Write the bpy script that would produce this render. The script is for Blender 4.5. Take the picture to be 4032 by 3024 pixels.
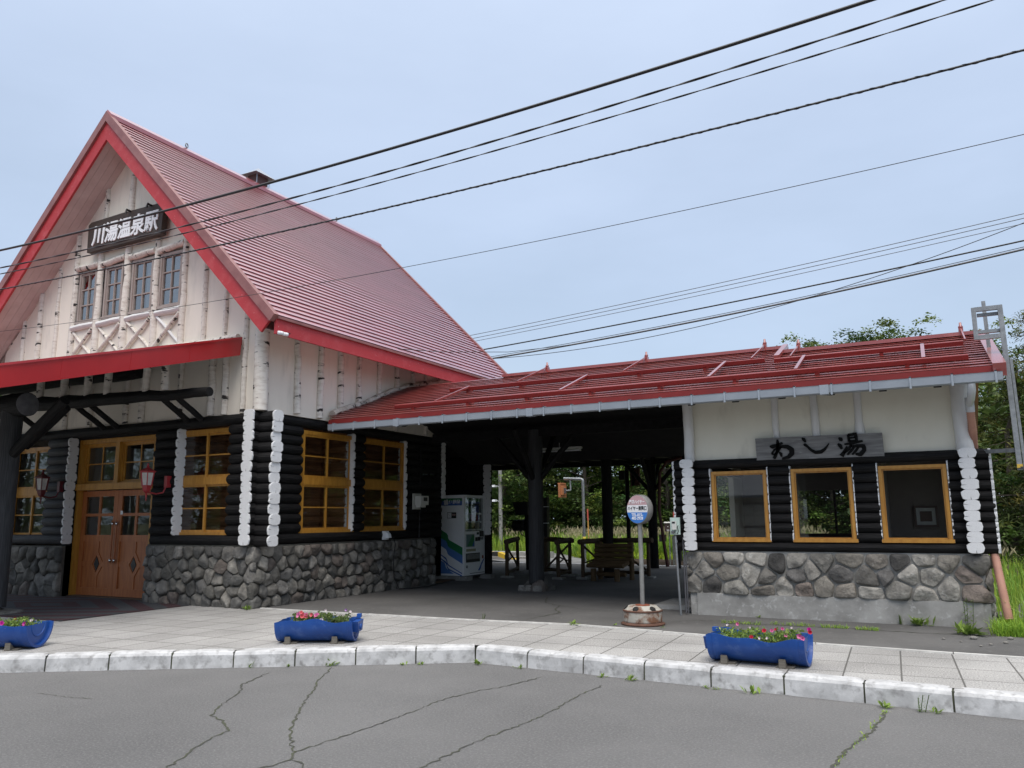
import bpy, math, random
from mathutils import Vector, Matrix
S = bpy.context.scene
for _o in list(bpy.data.objects):
    bpy.data.objects.remove(_o)
V = Vector
R = random.Random(11)

# ------------------------------------------------------------------ camera
yaw, pitch, roll = -0.48231739, 0.16639617, -0.00900821
fw = V((math.sin(yaw)*math.cos(pitch), math.cos(yaw)*math.cos(pitch), math.sin(pitch)))
r0 = V((math.cos(yaw), -math.sin(yaw), 0)); u0 = r0.cross(fw)
rt = r0*math.cos(roll) + u0*math.sin(roll); up = rt.cross(fw)
CAM = V((0, 0, 1.4))
cd = bpy.data.cameras.new('camera'); cam = bpy.data.objects.new('camera', cd)
S.collection.objects.link(cam)
cam.matrix_world = Matrix(((rt.x, up.x, -fw.x, CAM.x), (rt.y, up.y, -fw.y, CAM.y), (rt.z, up.z, -fw.z, CAM.z), (0, 0, 0, 1)))
cd.sensor_width = 36; cd.lens = 3140.5/4032*36; cd.clip_start = 0.05; cd.clip_end = 2000
S.camera = cam

# ------------------------------------------------------------------ overcast sky and soft sun
SUN_EL, SUN_AZ = math.radians(56), math.radians(150)      # azimuth from +Y, clockwise
w = bpy.data.worlds.new('World'); S.world = w; w.use_nodes = True
nt = w.node_tree; nt.nodes.clear()
def wn(t, **k):
    n = nt.nodes.new(t)
    for a, b in k.items(): setattr(n, a, b)
    return n
out = wn('ShaderNodeOutputWorld'); bg = wn('ShaderNodeBackground'); bg2 = wn('ShaderNodeBackground'); ad = wn('ShaderNodeAddShader')
sky = wn('ShaderNodeTexSky', sky_type='NISHITA', sun_disc=False, sun_elevation=SUN_EL, sun_rotation=SUN_AZ)
bg2.inputs['Strength'].default_value = 0.035
nt.links.new(sky.outputs[0], bg2.inputs[0])
tc = wn('ShaderNodeTexCoord'); sx = wn('ShaderNodeSeparateXYZ'); nt.links.new(tc.outputs['Generated'], sx.inputs[0])
no = wn('ShaderNodeTexNoise'); no.inputs['Scale'].default_value = 1.7; no.inputs['Detail'].default_value = 5; no.inputs['Roughness'].default_value = .55
mp = wn('ShaderNodeMapping'); mp.inputs['Scale'].default_value = (1, 1, 3.0); nt.links.new(tc.outputs['Generated'], mp.inputs[0]); nt.links.new(mp.outputs[0], no.inputs[0])
m1 = wn('ShaderNodeMath', operation='MULTIPLY_ADD'); m1.inputs[1].default_value = .42; m1.inputs[2].default_value = -.21
nt.links.new(no.outputs[0], m1.inputs[0])
m2 = wn('ShaderNodeMath', operation='ADD'); nt.links.new(sx.outputs['Z'], m2.inputs[0]); nt.links.new(m1.outputs[0], m2.inputs[1])
rp = wn('ShaderNodeValToRGB'); nt.links.new(m2.outputs[0], rp.inputs[0])
el = rp.color_ramp.elements
el[0].position = 0.0; el[0].color = (.33, .43, .55, 1)
el[1].position = 1.0; el[1].color = (2.15, 2.08, 1.96, 1)
for p, c in ((.13, (.315, .37, .445)), (.26, (.315, .375, .465)), (.40, (.375, .44, .55)), (.62, (.455, .525, .645)), (.80, (1.05, 1.05, 1.06))):
    e = el.new(p); e.color = (*c, 1)
bg.inputs['Strength'].default_value = 1.0
nt.links.new(rp.outputs[0], bg.inputs[0]); nt.links.new(bg.outputs[0], ad.inputs[0]); nt.links.new(bg2.outputs[0], ad.inputs[1]); nt.links.new(ad.outputs[0], out.inputs[0])
sd = bpy.data.lights.new('sun', 'SUN'); sd.energy = 1.5; sd.angle = math.radians(35); sd.color = (1, .94, .86)
so = bpy.data.objects.new('sun', sd); S.collection.objects.link(so)
sdir = V((math.sin(SUN_AZ)*math.cos(SUN_EL), math.cos(SUN_AZ)*math.cos(SUN_EL), math.sin(SUN_EL)))
so.rotation_euler = sdir.to_track_quat('Z', 'Y').to_euler(); so.location = (0, -20, 30)
S.view_settings.view_transform = 'Standard'; S.view_settings.look = 'None'
S.view_settings.exposure = 0.40; S.view_settings.gamma = 1
S.cycles.max_bounces = 6; S.cycles.diffuse_bounces = 4; S.cycles.glossy_bounces = 3; S.cycles.transmission_bounces = 4; S.cycles.transparent_max_bounces = 10
S.cycles.use_denoising = True

# ------------------------------------------------------------------ materials
MATS = {}
def nmat(name):
    m = bpy.data.materials.new(name); m.use_nodes = True
    return m, m.node_tree, m.node_tree.nodes['Principled BSDF']
def M(name, c1, c2=None, rough=.6, scale=6, det=6, lo=.35, hi=.65, c3=None, s3=60, lo3=.55, hi3=.7, bump=0, bs=40, bd=.01, metal=0, spec=.5, coat=0, uv=None, vcol=False, stretch=None, coord='Object', trans=0):
    if name in MATS: return MATS[name]
    m, t, b = nmat(name); L = t.links.new
    def N(ty, **k):
        n = t.nodes.new(ty)
        for a, v in k.items(): setattr(n, a, v)
        return n
    tcn = N('ShaderNodeTexCoord'); src = tcn.outputs['UV' if uv else coord]
    if stretch or uv:
        mpn = N('ShaderNodeMapping'); mpn.inputs['Scale'].default_value = stretch or (1, 1, 1); L(src, mpn.inputs[0]); src = mpn.outputs[0]
    def noise(sc, d):
        n = N('ShaderNodeTexNoise'); n.inputs['Scale'].default_value = sc; n.inputs['Detail'].default_value = d; n.inputs['Roughness'].default_value = .6; L(src, n.inputs[0]); return n
    def mixc(f, a, bcol):
        x = N('ShaderNodeMix', data_type='RGBA'); L(f, x.inputs['Factor'])
        for s, v in ((6, a), (7, bcol)):
            if isinstance(v, tuple): x.inputs[s].default_value = (*v, 1)
            else: L(v, x.inputs[s])
        return x.outputs[2]
    def rng(o, a, bb):
        x = N('ShaderNodeMapRange'); x.inputs[1].default_value = a; x.inputs[2].default_value = bb; L(o, x.inputs[0]); return x.outputs[0]
    col = c1
    if c2: col = mixc(rng(noise(scale, det).outputs[0], lo, hi), c1, c2)
    if c3: col = mixc(rng(noise(s3, 3).outputs[0], lo3, hi3), col, c3)
    if vcol:
        at = N('ShaderNodeAttribute', attribute_name='Col')
        x = N('ShaderNodeMix', data_type='RGBA', blend_type='MULTIPLY'); x.inputs['Factor'].default_value = 1
        if isinstance(col, tuple): x.inputs[6].default_value = (*col, 1)
        else: L(col, x.inputs[6])
        L(at.outputs['Color'], x.inputs[7]); col = x.outputs[2]
    if isinstance(col, tuple): b.inputs['Base Color'].default_value = (*col, 1)
    else: L(col, b.inputs['Base Color'])
    b.inputs['Roughness'].default_value = rough; b.inputs['Metallic'].default_value = metal
    b.inputs['Specular IOR Level'].default_value = spec
    if coat: b.inputs['Coat Weight'].default_value = coat; b.inputs['Coat Roughness'].default_value = .15
    if bump:
        bn = N('ShaderNodeBump'); bn.inputs['Strength'].default_value = bump; bn.inputs['Distance'].default_value = bd
        L(noise(bs, 8).outputs[0], bn.inputs['Height']); L(bn.outputs[0], b.inputs['Normal'])
    if trans:
        o = t.nodes['Material Output']; tr = N('ShaderNodeBsdfTranslucent'); ms = N('ShaderNodeMixShader'); ms.inputs[0].default_value = trans
        if isinstance(col, tuple): tr.inputs[0].default_value = (*col, 1)
        else: L(col, tr.inputs[0])
        L(b.outputs[0], ms.inputs[1]); L(tr.outputs[0], ms.inputs[2]); L(ms.outputs[0], o.inputs[0])
    MATS[name] = m
    return m
def glassmat(name, tint=(.9, .92, .92), refl=1.0, ior=1.5, base=.02):
    m, t, b = nmat(name); t.nodes.remove(b); o = t.nodes['Material Output']; L = t.links.new
    tr = t.nodes.new('ShaderNodeBsdfTransparent'); tr.inputs[0].default_value = (*tint, 1)
    gl = t.nodes.new('ShaderNodeBsdfGlossy'); gl.inputs['Roughness'].default_value = .012
    fr = t.nodes.new('ShaderNodeFresnel'); fr.inputs[0].default_value = ior
    mu = t.nodes.new('ShaderNodeMath'); mu.operation = 'MULTIPLY_ADD'; mu.inputs[1].default_value = 1.7*refl; mu.inputs[2].default_value = base; mu.use_clamp = True
    ge = t.nodes.new('ShaderNodeNewGeometry'); iv = t.nodes.new('ShaderNodeMath'); iv.operation = 'SUBTRACT'; iv.inputs[0].default_value = 1; L(ge.outputs['Backfacing'], iv.inputs[1]); m3 = t.nodes.new('ShaderNodeMath'); m3.operation = 'MULTIPLY'; L(mu.outputs[0], m3.inputs[0]); L(iv.outputs[0], m3.inputs[1])
    ms = t.nodes.new('ShaderNodeMixShader'); L(fr.outputs[0], mu.inputs[0]); L(m3.outputs[0], ms.inputs[0]); L(tr.outputs[0], ms.inputs[1]); L(gl.outputs[0], ms.inputs[2]); L(ms.outputs[0], o.inputs[0])
    MATS[name] = m
    return m

black_log = M('black_log', (.006, .0058, .0064), (.021, .0195, .0195), rough=.7, uv=1, stretch=(22, 1.3, 1), scale=2.2, lo=.42, hi=.70, c3=(.004, .004, .004), s3=1.5, lo3=.66, hi3=.72, bump=1.0, bs=2.4, bd=.012, spec=.22)
black_wood = M('black_wood', (.009, .0085, .009), (.020, .019, .021), rough=.8, spec=.2, scale=14, lo=.4, hi=.7, bump=.3, bs=25, bd=.004)
grey_log = M('weathered_dark_log', (.022, .023, .026), (.060, .061, .066), rough=.75, uv=1, stretch=(26, 1.0, 1), scale=2.4, lo=.4, hi=.75, bump=.7, bs=3, bd=.008)
log_white = M('white_log_paint', (.72, .72, .73), (.60, .60, .60), rough=.65, scale=7, lo=.45, hi=.7, bump=.5, bs=14, bd=.006, c3=(.38, .37, .36), s3=11, lo3=.64, hi3=.80, coord='Object')
log_crack = M('log_crack', (.06, .055, .05), rough=.9)
plaster = M('cream_plaster', (.82, .755, .665), (.72, .655, .565), rough=.85, scale=1.1, lo=.42, hi=.85, c3=(.56, .52, .46), s3=3.2, lo3=.56, hi3=.86, bump=.12, bs=30, bd=.004, stretch=(1, 1, .28))
plaster2 = M('cream_plaster_annex', (.76, .725, .62), (.67, .63, .53), rough=.85, scale=1.6, lo=.4, hi=.85, c3=(.52, .49, .41), s3=4, lo3=.58, hi3=.9, bump=.3, bs=14, bd=.006, stretch=(1, 1, .4))
birch = M('birch_bark', (.72, .67, .61), (.40, .33, .27), rough=.8, uv=1, stretch=(2.2, 6.5, 1), scale=2.2, lo=.46, hi=.85, c3=(.03, .026, .024), s3=1.3, lo3=.595, hi3=.635, bump=.6, bs=4, bd=.01)
birch_rough = M('peeling_birch_log', (.58, .53, .47), (.33, .28, .23), rough=.85, uv=1, stretch=(2.4, 4, 1), scale=1.8, lo=.42, hi=.7, c3=(.04, .033, .028), s3=1.2, lo3=.56, hi3=.62, bump=.9, bs=3, bd=.02)
birch_w = M('white_painted_birch', (.70, .69, .68), (.58, .56, .54), rough=.65, uv=1, stretch=(2, 2, 1), scale=2, lo=.5, hi=.9, bump=.15, bs=8, bd=.004)
roof_red = M('red_metal_roof', (.37, .10, .112), (.31, .075, .088), rough=.28, scale=1.3, det=8, spec=1.0, coat=.9, c3=(.43, .17, .17), s3=2.6, lo3=.55, hi3=.85, vcol=True)
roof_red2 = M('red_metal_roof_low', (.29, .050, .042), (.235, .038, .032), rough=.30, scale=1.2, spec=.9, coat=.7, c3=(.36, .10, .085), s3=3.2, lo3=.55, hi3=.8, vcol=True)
eave_red = M('dark_red_eave', (.21, .017, .015), (.17, .014, .013), rough=.5, scale=3, spec=.4)
fascia_red = M('red_painted_board', (.42, .030, .036), (.50, .085, .09), rough=.55, scale=5, lo=.5, hi=.85, c3=(.58, .26, .26), s3=26, lo3=.66, hi3=.78, bump=.1, bs=30)
fascia_bright = M('bright_red_metal', (.47, .018, .022), (.40, .014, .018), rough=.30, scale=1.4, spec=.6, coat=.3)
edge_brown = M('roof_edge_brown', (.30, .13, .12), (.22, .085, .08), rough=.45, scale=4)
soffit = M('pale_soffit', (.58, .47, .45), (.50, .39, .37), rough=.8, scale=3)  # white boards; pink bounced from the red trim is put into the colour
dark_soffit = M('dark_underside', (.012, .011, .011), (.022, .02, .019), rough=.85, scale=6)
yellow_wood = M('honey_varnished_wood', (.50, .245, .038), (.36, .155, .020), rough=.42, scale=2.2, stretch=(9, 9, 1.2), lo=.35, hi=.7, spec=.5, coat=.2)
door_wood = M('orange_door_wood', (.44, .145, .042), (.30, .085, .024), rough=.45, scale=2.0, stretch=(10, 10, 1), lo=.35, hi=.7, coat=.15)
inner_log = M('brown_inner_log', (.36, .17, .075), (.19, .082, .034), rough=.6, uv=1, stretch=(9, 1.2, 1), scale=2, lo=.35, hi=.72)
taupe = M('taupe_paint', (.36, .30, .27), (.31, .255, .23), rough=.6, scale=6)
stone = M('field_stone', (.285, .270, .245), (.125, .118, .107), rough=.85, scale=7, det=10, lo=.35, hi=.7, c3=(.40, .39, .365), s3=16, lo3=.60, hi3=.80, bump=1.0, bs=9, bd=.04, vcol=True)
mortar = M('mortar', (.11, .105, .09), (.06, .058, .05), rough=.95, scale=5, bump=.5, bs=60)
concrete = M('rough_concrete', (.34, .335, .32), (.20, .195, .185), rough=.9, scale=2.8, det=9, lo=.38, hi=.68, c3=(.45, .45, .44), s3=12, lo3=.58, hi3=.75, bump=.4, bs=30, bd=.006)
galv = M('galvanised_steel', (.30, .315, .325), (.20, .21, .22), rough=.48, scale=18, metal=.55)
gutter_grey = M('grey_gutter_metal', (.33, .36, .40), (.28, .31, .35), rough=.42, scale=3, metal=.25)
asphalt = M('asphalt', (.178, .175, .172), (.122, .120, .119), rough=.9, scale=.42, det=15, lo=.36, hi=.66, c3=(.215, .212, .207), s3=52, lo3=.48, hi3=.70, bump=1.0, bs=60, bd=.02)
asphalt2 = M('worn_asphalt', (.135, .131, .126), (.090, .087, .084), rough=.92, scale=.8, det=9, lo=.35, hi=.68, c3=(.20, .195, .185), s3=9, lo3=.60, hi3=.82, bump=.6, bs=120, bd=.006)
crack_m = M('asphalt_crack', (.06, .058, .055), (.068, .076, .04), rough=.95, scale=3)
rust_dark = M('dark_rust', (.15, .07, .045), (.09, .045, .03), rough=.85, scale=14)
rust = M('rusty_steel', (.42, .40, .35), (.19, .090, .05), rough=.75, scale=7, det=9, lo=.47, hi=.62, c3=(.11, .055, .035), s3=15, lo3=.58, hi3=.72, bump=.3, bs=40)
chrome = M('polished_metal', (.7, .7, .7), rough=.2, metal=1)
blue_pl = M('blue_plastic', (.016, .080, .32), (.012, .058, .25), rough=.36, scale=3, c3=(.06, .13, .36), s3=9, lo3=.56, hi3=.8, spec=.4, bump=.15, bs=6)
soil = M('soil', (.05, .038, .028), (.03, .022, .017), rough=1, scale=30, bump=1, bs=40)
leaf_m = M('leaf', (.11, .165, .045), (.068, .118, .032), rough=.6, scale=3, vcol=True, trans=.28, spec=.3)
grass_m = M('grass_blade', (.32, .46, .085), (.22, .36, .06), rough=.6, scale=.7, vcol=True, trans=.3, spec=.3)
needle_m = M('needle', (.075, .085, .022), (.04, .055, .015), rough=.7, scale=2, vcol=True, trans=.2, spec=.2)
bark = M('tree_bark', (.11, .09, .07), (.06, .05, .04), rough=.95, scale=9, bump=.6, bs=12)
cable_m = M('black_cable', (.018, .018, .02), rough=.5)
cable_grey = M('grey_cable', (.10, .10, .11), rough=.5)
white_pl = M('white_enamel', (.84, .86, .88), (.80, .82, .84), rough=.38, scale=3)
cream_pl = M('cream_plastic', (.62, .62, .58), rough=.5)
dark_pl = M('dark_plastic', (.02, .02, .022), rough=.4)
ink_white = M('white_lettering', (.82, .83, .85), rough=.5)
ink_black = M('black_lettering', (.006, .006, .006), rough=.8, spec=.15)
sign_wood = M('brown_sign_board', (.058, .040, .030), (.04, .028, .022), rough=.6, scale=3, stretch=(1, 1, 9))
board_grey = M('weathered_grey_board', (.23, .225, .22), (.11, .106, .106), rough=.8, scale=2.0, stretch=(1.3, 1, 11), lo=.35, hi=.68, c3=(.36, .35, .34), s3=5, lo3=.62, hi3=.8)
glass = glassmat('window_glass', (.88, .90, .90), refl=1.0, base=.015)
glass_up = glassmat('gable_glass', (.75, .78, .78), refl=1.9, base=.16)
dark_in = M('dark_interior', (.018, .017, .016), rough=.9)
curtain = M('grey_curtain', (.33, .35, .37), (.24, .26, .28), rough=.9, scale=5, stretch=(4, 1, 1))

# ------------------------------------------------------------------ mesh helpers
OFF = {}
class MB:
    def __init__(s): s.v, s.f, s.m, s.s, s.c, s.uv, s.usec = [], [], [], [], [], [], False
    def add(s, vs, fs, mat=0, smooth=False, col=None, uvs=None):
        n = len(s.v); s.v += [tuple(p) for p in vs]
        if col is not None: s.usec = True
        if isinstance(col, list): s.c += col
        else: s.c += [(*(col or (1, 1, 1)), 1)]*len(vs)
        s.uv += uvs if uvs else [(0, 0)]*len(vs)
        for f in fs:
            s.f.append(tuple(i+n for i in f)); s.m.append(mat); s.s.append(smooth)
        return n
    def box(s, x0, x1, y0, y1, z0, z1, mat=0, col=None):
        s.hexa([(x0, y0, z0), (x1, y0, z0), (x1, y1, z0), (x0, y1, z0), (x0, y0, z1), (x1, y0, z1), (x1, y1, z1), (x0, y1, z1)], mat, col)
    def hexa(s, p, mat=0, col=None):
        s.add(p, [(3, 2, 1, 0), (4, 5, 6, 7), (0, 1, 5, 4), (1, 2, 6, 5), (2, 3, 7, 6), (3, 0, 4, 7)], mat, False, col)
    def fbox(s, o, U, W, N, u0, u1, v0, v1, n0, n1, mat=0):       # box in a local frame
        o, U, W, N = V(o), V(U), V(W), V(N)
        s.hexa([o+U*a+W*b+N*c for (c, b, a) in ((n0, v0, u0), (n0, v0, u1), (n0, v1, u1), (n0, v1, u0), (n1, v0, u0), (n1, v0, u1), (n1, v1, u1), (n1, v1, u0))], mat)
    def bar(s, p, q, a, b, mat=0, upv=(0, 0, 1)):
        p, q = V(p), V(q); d = (q-p).normalized(); x = d.cross(V(upv))
        if x.length < 1e-4: x = d.cross(V((1, 0, 0)))
        x.normalize(); y = x.cross(d)
        P = []
        for c in (p, q):
            for i, j in ((-1, -1), (1, -1), (1, 1), (-1, 1)): P.append(c+x*i*a/2+y*j*b/2)
        s.add(P, [(3, 2, 1, 0), (4, 5, 6, 7), (0, 1, 5, 4), (1, 2, 6, 5), (2, 3, 7, 6), (3, 0, 4, 7)], mat)
    def prism(s, pts, d, mat=0, matside=None, col=None):             # polygon (3D list) extruded by vector d
        pts = [V(p) for p in pts]; d = V(d); n = len(pts)
        s.add(pts+[p+d for p in pts], [tuple(range(n-1, -1, -1)), tuple(range(n, 2*n))], mat, False, col)
        s.add(pts+[p+d for p in pts], [(i, (i+1) % n, n+(i+1) % n, n+i) for i in range(n)], mat if matside is None else matside, False, col)
    def quad(s, pts, mat=0, col=None, smooth=False): s.add(pts, [tuple(range(len(pts)))], mat, smooth, col)
    def tube(s, path, rad, n=10, mat=0, cap=True, capmat=None, sq=1.0, wob=0, upv=(0, 0, 1), smooth=True, u0=0, col=None):
        path = [V(p) for p in path]; K = len(path)
        if not isinstance(rad, (list, tuple)): rad = [rad]*K
        vs, uvs, L = [], [], 0
        x = None
        for k, p in enumerate(path):
            d = (path[min(k+1, K-1)]-path[max(k-1, 0)]).normalized()
            if k: L += (p-path[k-1]).length
            if x is None:
                x = d.cross(V(upv))
                if x.length < 1e-3: x = d.cross(V((1, 0.3, 0)))
            x = (x-d*x.dot(d)).normalized(); y = x.cross(d)
            for i in range(n+1):
                a = 2*math.pi*i/n; r = rad[k]
                if wob and i < n: r *= 1+wob*(R.random()-.5)
                if i == n and wob: vs.append(vs[-n]); uvs.append((2*math.pi*rad[k]+u0, L)); continue
                vs.append(p+x*math.cos(a)*r+y*math.sin(a)*r*sq); uvs.append((a*rad[k]+u0, L))
        fs = [(k*(n+1)+i, k*(n+1)+i+1, (k+1)*(n+1)+i+1, (k+1)*(n+1)+i) for k in range(K-1) for i in range(n)]
        s.add(vs, fs, mat, smooth, col, uvs)
        if cap:
            cm = mat if capmat is None else capmat
            s.add(vs[:n], [tuple(range(n-1, -1, -1))], cm, False, col); s.add(vs[-n-1:-1], [tuple(range(n))], cm, False, col)
    def lathe(s, prof, c, n=24, mat=0, axis=(0, 0, 1), smooth=True):
        c = V(c); A = V(axis).normalized(); X = A.orthogonal().normalized(); Y = A.cross(X)
        vs = [c+A*h+(X*math.cos(2*math.pi*i/n)+Y*math.sin(2*math.pi*i/n))*r for r, h in prof for i in range(n)]
        s.add(vs, [(k*n+i, k*n+(i+1) % n, (k+1)*n+(i+1) % n, (k+1)*n+i) for k in range(len(prof)-1) for i in range(n)], mat, smooth)
    def mesh(s, name, mats, off=V((0, 0, 0))):
        me = bpy.data.meshes.new(name)
        me.from_pydata([(p[0]-off.x, p[1]-off.y, p[2]-off.z) for p in s.v], [], s.f)
        for m in (mats if isinstance(mats, (list, tuple)) else [mats]): me.materials.append(m)
        me.polygons.foreach_set('material_index', s.m); me.polygons.foreach_set('use_smooth', s.s)
        if any(u != (0, 0) for u in s.uv):
            ul = me.uv_layers.new(name='UVMap'); flat = []
            for l in me.loops: flat += s.uv[l.vertex_index]
            ul.data.foreach_set('uv', flat)
        if True:
            at = me.attributes.new('Col', 'FLOAT_COLOR', 'POINT'); at.data.foreach_set('color', [x for c in s.c for x in c])
        me.update(); return me
    def build(s, name, mats, parent=None, local=False, origin=None):
        if parent is not None:
            off = V((0, 0, 0)) if local else OFF[parent]
            o = bpy.data.objects.new(name, s.mesh(name, mats, off)); o.parent = parent; OFF[o] = OFF.get(parent, V((0, 0, 0))).copy()
        else:
            if origin is None:
                xs = [p[0] for p in s.v]; ys = [p[1] for p in s.v]; zs = [p[2] for p in s.v]
                origin = ((min(xs)+max(xs))/2, (min(ys)+max(ys))/2, min(zs))
            off = V(origin); o = bpy.data.objects.new(name, s.mesh(name, mats, off)); o.location = off; OFF[o] = off
        S.collection.objects.link(o); return o
def tag(o, label=None, cat=None, group=None, kind=None):
    for k, v in (('label', label), ('category', cat), ('group', group), ('kind', kind)):
        if v: o[k] = v
    return o
def thing(name, label, cat, loc=(0, 0, 0), rot=0, group=None):
    o = bpy.data.objects.new(name, None); S.collection.objects.link(o); o.location = loc; o.rotation_euler = (0, 0, rot)
    o.empty_display_size = .2; OFF[o] = V(loc)
    return tag(o, label, cat, group)
def inst(name, me, parent, mw):                                       # a part sharing mesh data, placed in world space
    o = bpy.data.objects.new(name, me); S.collection.objects.link(o)
    if parent is not None: o.parent = parent; mw = Matrix.Translation(-OFF[parent]) @ mw
    o.matrix_basis = mw; return o
def copy_tree(o, parent=None):
    c = o.copy(); S.collection.objects.link(c)
    if parent is not None: c.parent = parent
    for ch in [x for x in bpy.data.objects if x.parent == o]: copy_tree(ch, c)
    return c
def wav(p, q, n, amp):                                                # a gently crooked line
    p, q = V(p), V(q); res = []
    for k in range(n+1):
        t = k/n; res.append(p.lerp(q, t)+V((R.uniform(-amp, amp), R.uniform(-amp, amp)*.4, R.uniform(-amp, amp)))*(0 < k < n))
    return res
def text(body, size, mat, o, U, W, parent, name='lettering', bold=0.0, depth=.004, align='CENTER', sx=1.0, shear=0):
    cu = bpy.data.curves.new('t', 'FONT'); cu.body = body; cu.size = size; cu.align_x = align; cu.align_y = 'CENTER'; cu.offset = bold; cu.extrude = depth; cu.resolution_u = 3; cu.shear = shear
    ob = bpy.data.objects.new('t', cu); S.collection.objects.link(ob); bpy.context.view_layer.update()
    me = bpy.data.meshes.new_from_object(ob.evaluated_get(bpy.context.evaluated_depsgraph_get()))
    bpy.data.objects.remove(ob); bpy.data.curves.remove(cu)
    U, W = V(U).normalized(), V(W).normalized(); N = U.cross(W); o = V(o)-OFF[parent]
    me.transform(Matrix(((U.x*sx, W.x, N.x, o.x), (U.y*sx, W.y, N.y, o.y), (U.z*sx, W.z, N.z, o.z), (0, 0, 0, 1))))
    me.materials.clear(); me.materials.append(mat); me.name = name
    t = bpy.data.objects.new(name, me); S.collection.objects.link(t); t.parent = parent; OFF[t] = OFF[parent].copy(); return t
# ------------------------------------------------------------------ ground
def struct(o): return tag(o, kind='structure')
KL, KC, KR = V((-24.0, -4.03, 0)), V((-4.65, 7.95, 0)), V((14.0, 6.60, 0))      # kerb front line: left, corner, right
def grid_sheet(name, x0, x1, y0, y1, z, mat, st=1.0, clip=None):
    b = MB(); b.quad([(x0, y0, z), (x1, y0, z), (x1, y1, z), (x0, y1, z)]); return struct(b.build(name, mat, origin=(0, 0, z)))
b = MB()
b.quad([(-400, -400, -.20), (400, -400, -.20), (400, 400, -.20), (-400, 400, -.20)])
struct(b.build('ground', M('earth', (.12, .13, .06), (.07, .08, .035), rough=1, scale=.3), origin=(0, 0, -.2)))
b = MB()
b.quad([(-60, -45, -.17), (60, -45, -.17), (60, 6.0, -.17), (KR.x, KR.y+.1, -.17), (KC.x, KC.y+.1, -.17), (KL.x, KL.y+.1, -.17), (-60, -20, -.17)])
struct(b.build('road', asphalt, origin=(0, 0, -.17)))
# pavement slabs
slab = nmat('paving_slabs')
def slab_nodes(m, t, bs):
    L = t.links.new; N = t.nodes.new
    tcn = N('ShaderNodeTexCoord'); mpn = N('ShaderNodeMapping'); mpn.inputs['Rotation'].default_value = (0, 0, math.radians(-2.5)); mpn.inputs['Location'].default_value = (.04, -.02, 0); L(tcn.outputs['Object'], mpn.inputs[0])
    br = N('ShaderNodeTexBrick'); br.offset = 0; br.inputs['Scale'].default_value = 1; br.inputs['Mortar Size'].default_value = .008; br.inputs['Mortar Smooth'].default_value = .2
    br.inputs['Brick Width'].default_value = .47; br.inputs['Row Height'].default_value = .54
    br.inputs['Color1'].default_value = (.325, .315, .30, 1); br.inputs['Color2'].default_value = (.385, .375, .36, 1); br.inputs['Mortar'].default_value = (.12, .115, .105, 1); br.inputs['Bias'].default_value = 0
    L(mpn.outputs[0], br.inputs[0])
    n1 = N('ShaderNodeTexNoise'); n1.inputs['Scale'].default_value = 70; n1.inputs['Detail'].default_value = 4; L(tcn.outputs['Object'], n1.inputs[0])
    n2 = N('ShaderNodeTexNoise'); n2.inputs['Scale'].default_value = .9; n2.inputs['Detail'].default_value = 8; L(tcn.outputs['Object'], n2.inputs[0])
    r1 = N('ShaderNodeMapRange'); r1.inputs[1].default_value = .3; r1.inputs[2].default_value = .7; r1.inputs[3].default_value = .55; r1.inputs[4].default_value = 1.45; L(n1.outputs[0], r1.inputs[0])
    r2 = N('ShaderNodeMapRange'); r2.inputs[1].default_value = .3; r2.inputs[2].default_value = .7; r2.inputs[3].default_value = .80; r2.inputs[4].default_value = 1.12; L(n2.outputs[0], r2.inputs[0])
    mm = N('ShaderNodeMath'); mm.operation = 'MULTIPLY'; L(r1.outputs[0], mm.inputs[0]); L(r2.outputs[0], mm.inputs[1])
    vm = N('ShaderNodeVectorMath'); vm.operation = 'SCALE'; L(br.outputs['Color'], vm.inputs[0]); L(mm.outputs[0], vm.inputs['Scale']); L(vm.outputs[0], bs.inputs['Base Color'])
    bp = N('ShaderNodeBump'); bp.inputs['Strength'].default_value = .6; bp.inputs['Distance'].default_value = .01
    ma = N('ShaderNodeMath'); ma.operation = 'MULTIPLY_ADD'; ma.inputs[1].default_value = -1.2; L(br.outputs['Fac'], ma.inputs[0]); L(n1.outputs[0], ma.inputs[2]); L(ma.outputs[0], bp.inputs['Height']); L(bp.outputs[0], bs.inputs['Normal'])
    bs.inputs['Roughness'].default_value = .9
slab_nodes(*slab)
EDGE = [(-30, 9.72), (-11.2, 9.80), (-9.75, 9.84), (-7.6, 9.84), (-5.74, 9.92), (-4.4, 10.03), (-3.1, 9.86), (-1.3, 9.63), (.03, 9.54), (14, 9.0)]
b = MB()
for (xa, ya), (xb, yb) in zip(EDGE, EDGE[1:]):
    def ky(x): return (KL.y+(KC.y-KL.y)*(x-KL.x)/(KC.x-KL.x)+.10) if x < KC.x else KC.y+(KR.y-KC.y)*(x-KC.x)/(KR.x-KC.x)+.10
    xs = [xa]+([KC.x] if xa < KC.x < xb else [])+[xb]
    for p, q in zip(xs, xs[1:]):
        f = lambda x: ya+(yb-ya)*(x-xa)/(xb-xa)
        b.quad([(p, ky(p), 0), (q, ky(q), 0), (q, f(q), 0), (p, f(p), 0)])
struct(b.build('pavement', slab[0], origin=(0, 0, 0)))
b = MB()
b.quad([(-9.95, 9.9, -.004), (-7.6, 9.86, -.004), (-5.74, 9.94, -.004), (-4.4, 10.05, -.004), (-3.1, 9.88, -.004), (-1.3, 9.65, -.004), (14, 9.02, -.004), (14, 11.15, -.004), (1.0, 11.2, -.004), (.7, 11.9, -.004), (.7, 15.4, -.004), (1.0, 22.9, -.004), (-30, 22.9, -.004), (-30, 17.4, -.004), (-9.95, 17.4, -.004)])
struct(b.build('passage_asphalt', asphalt2, origin=(0, 0, -.004)))
b = MB()
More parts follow.
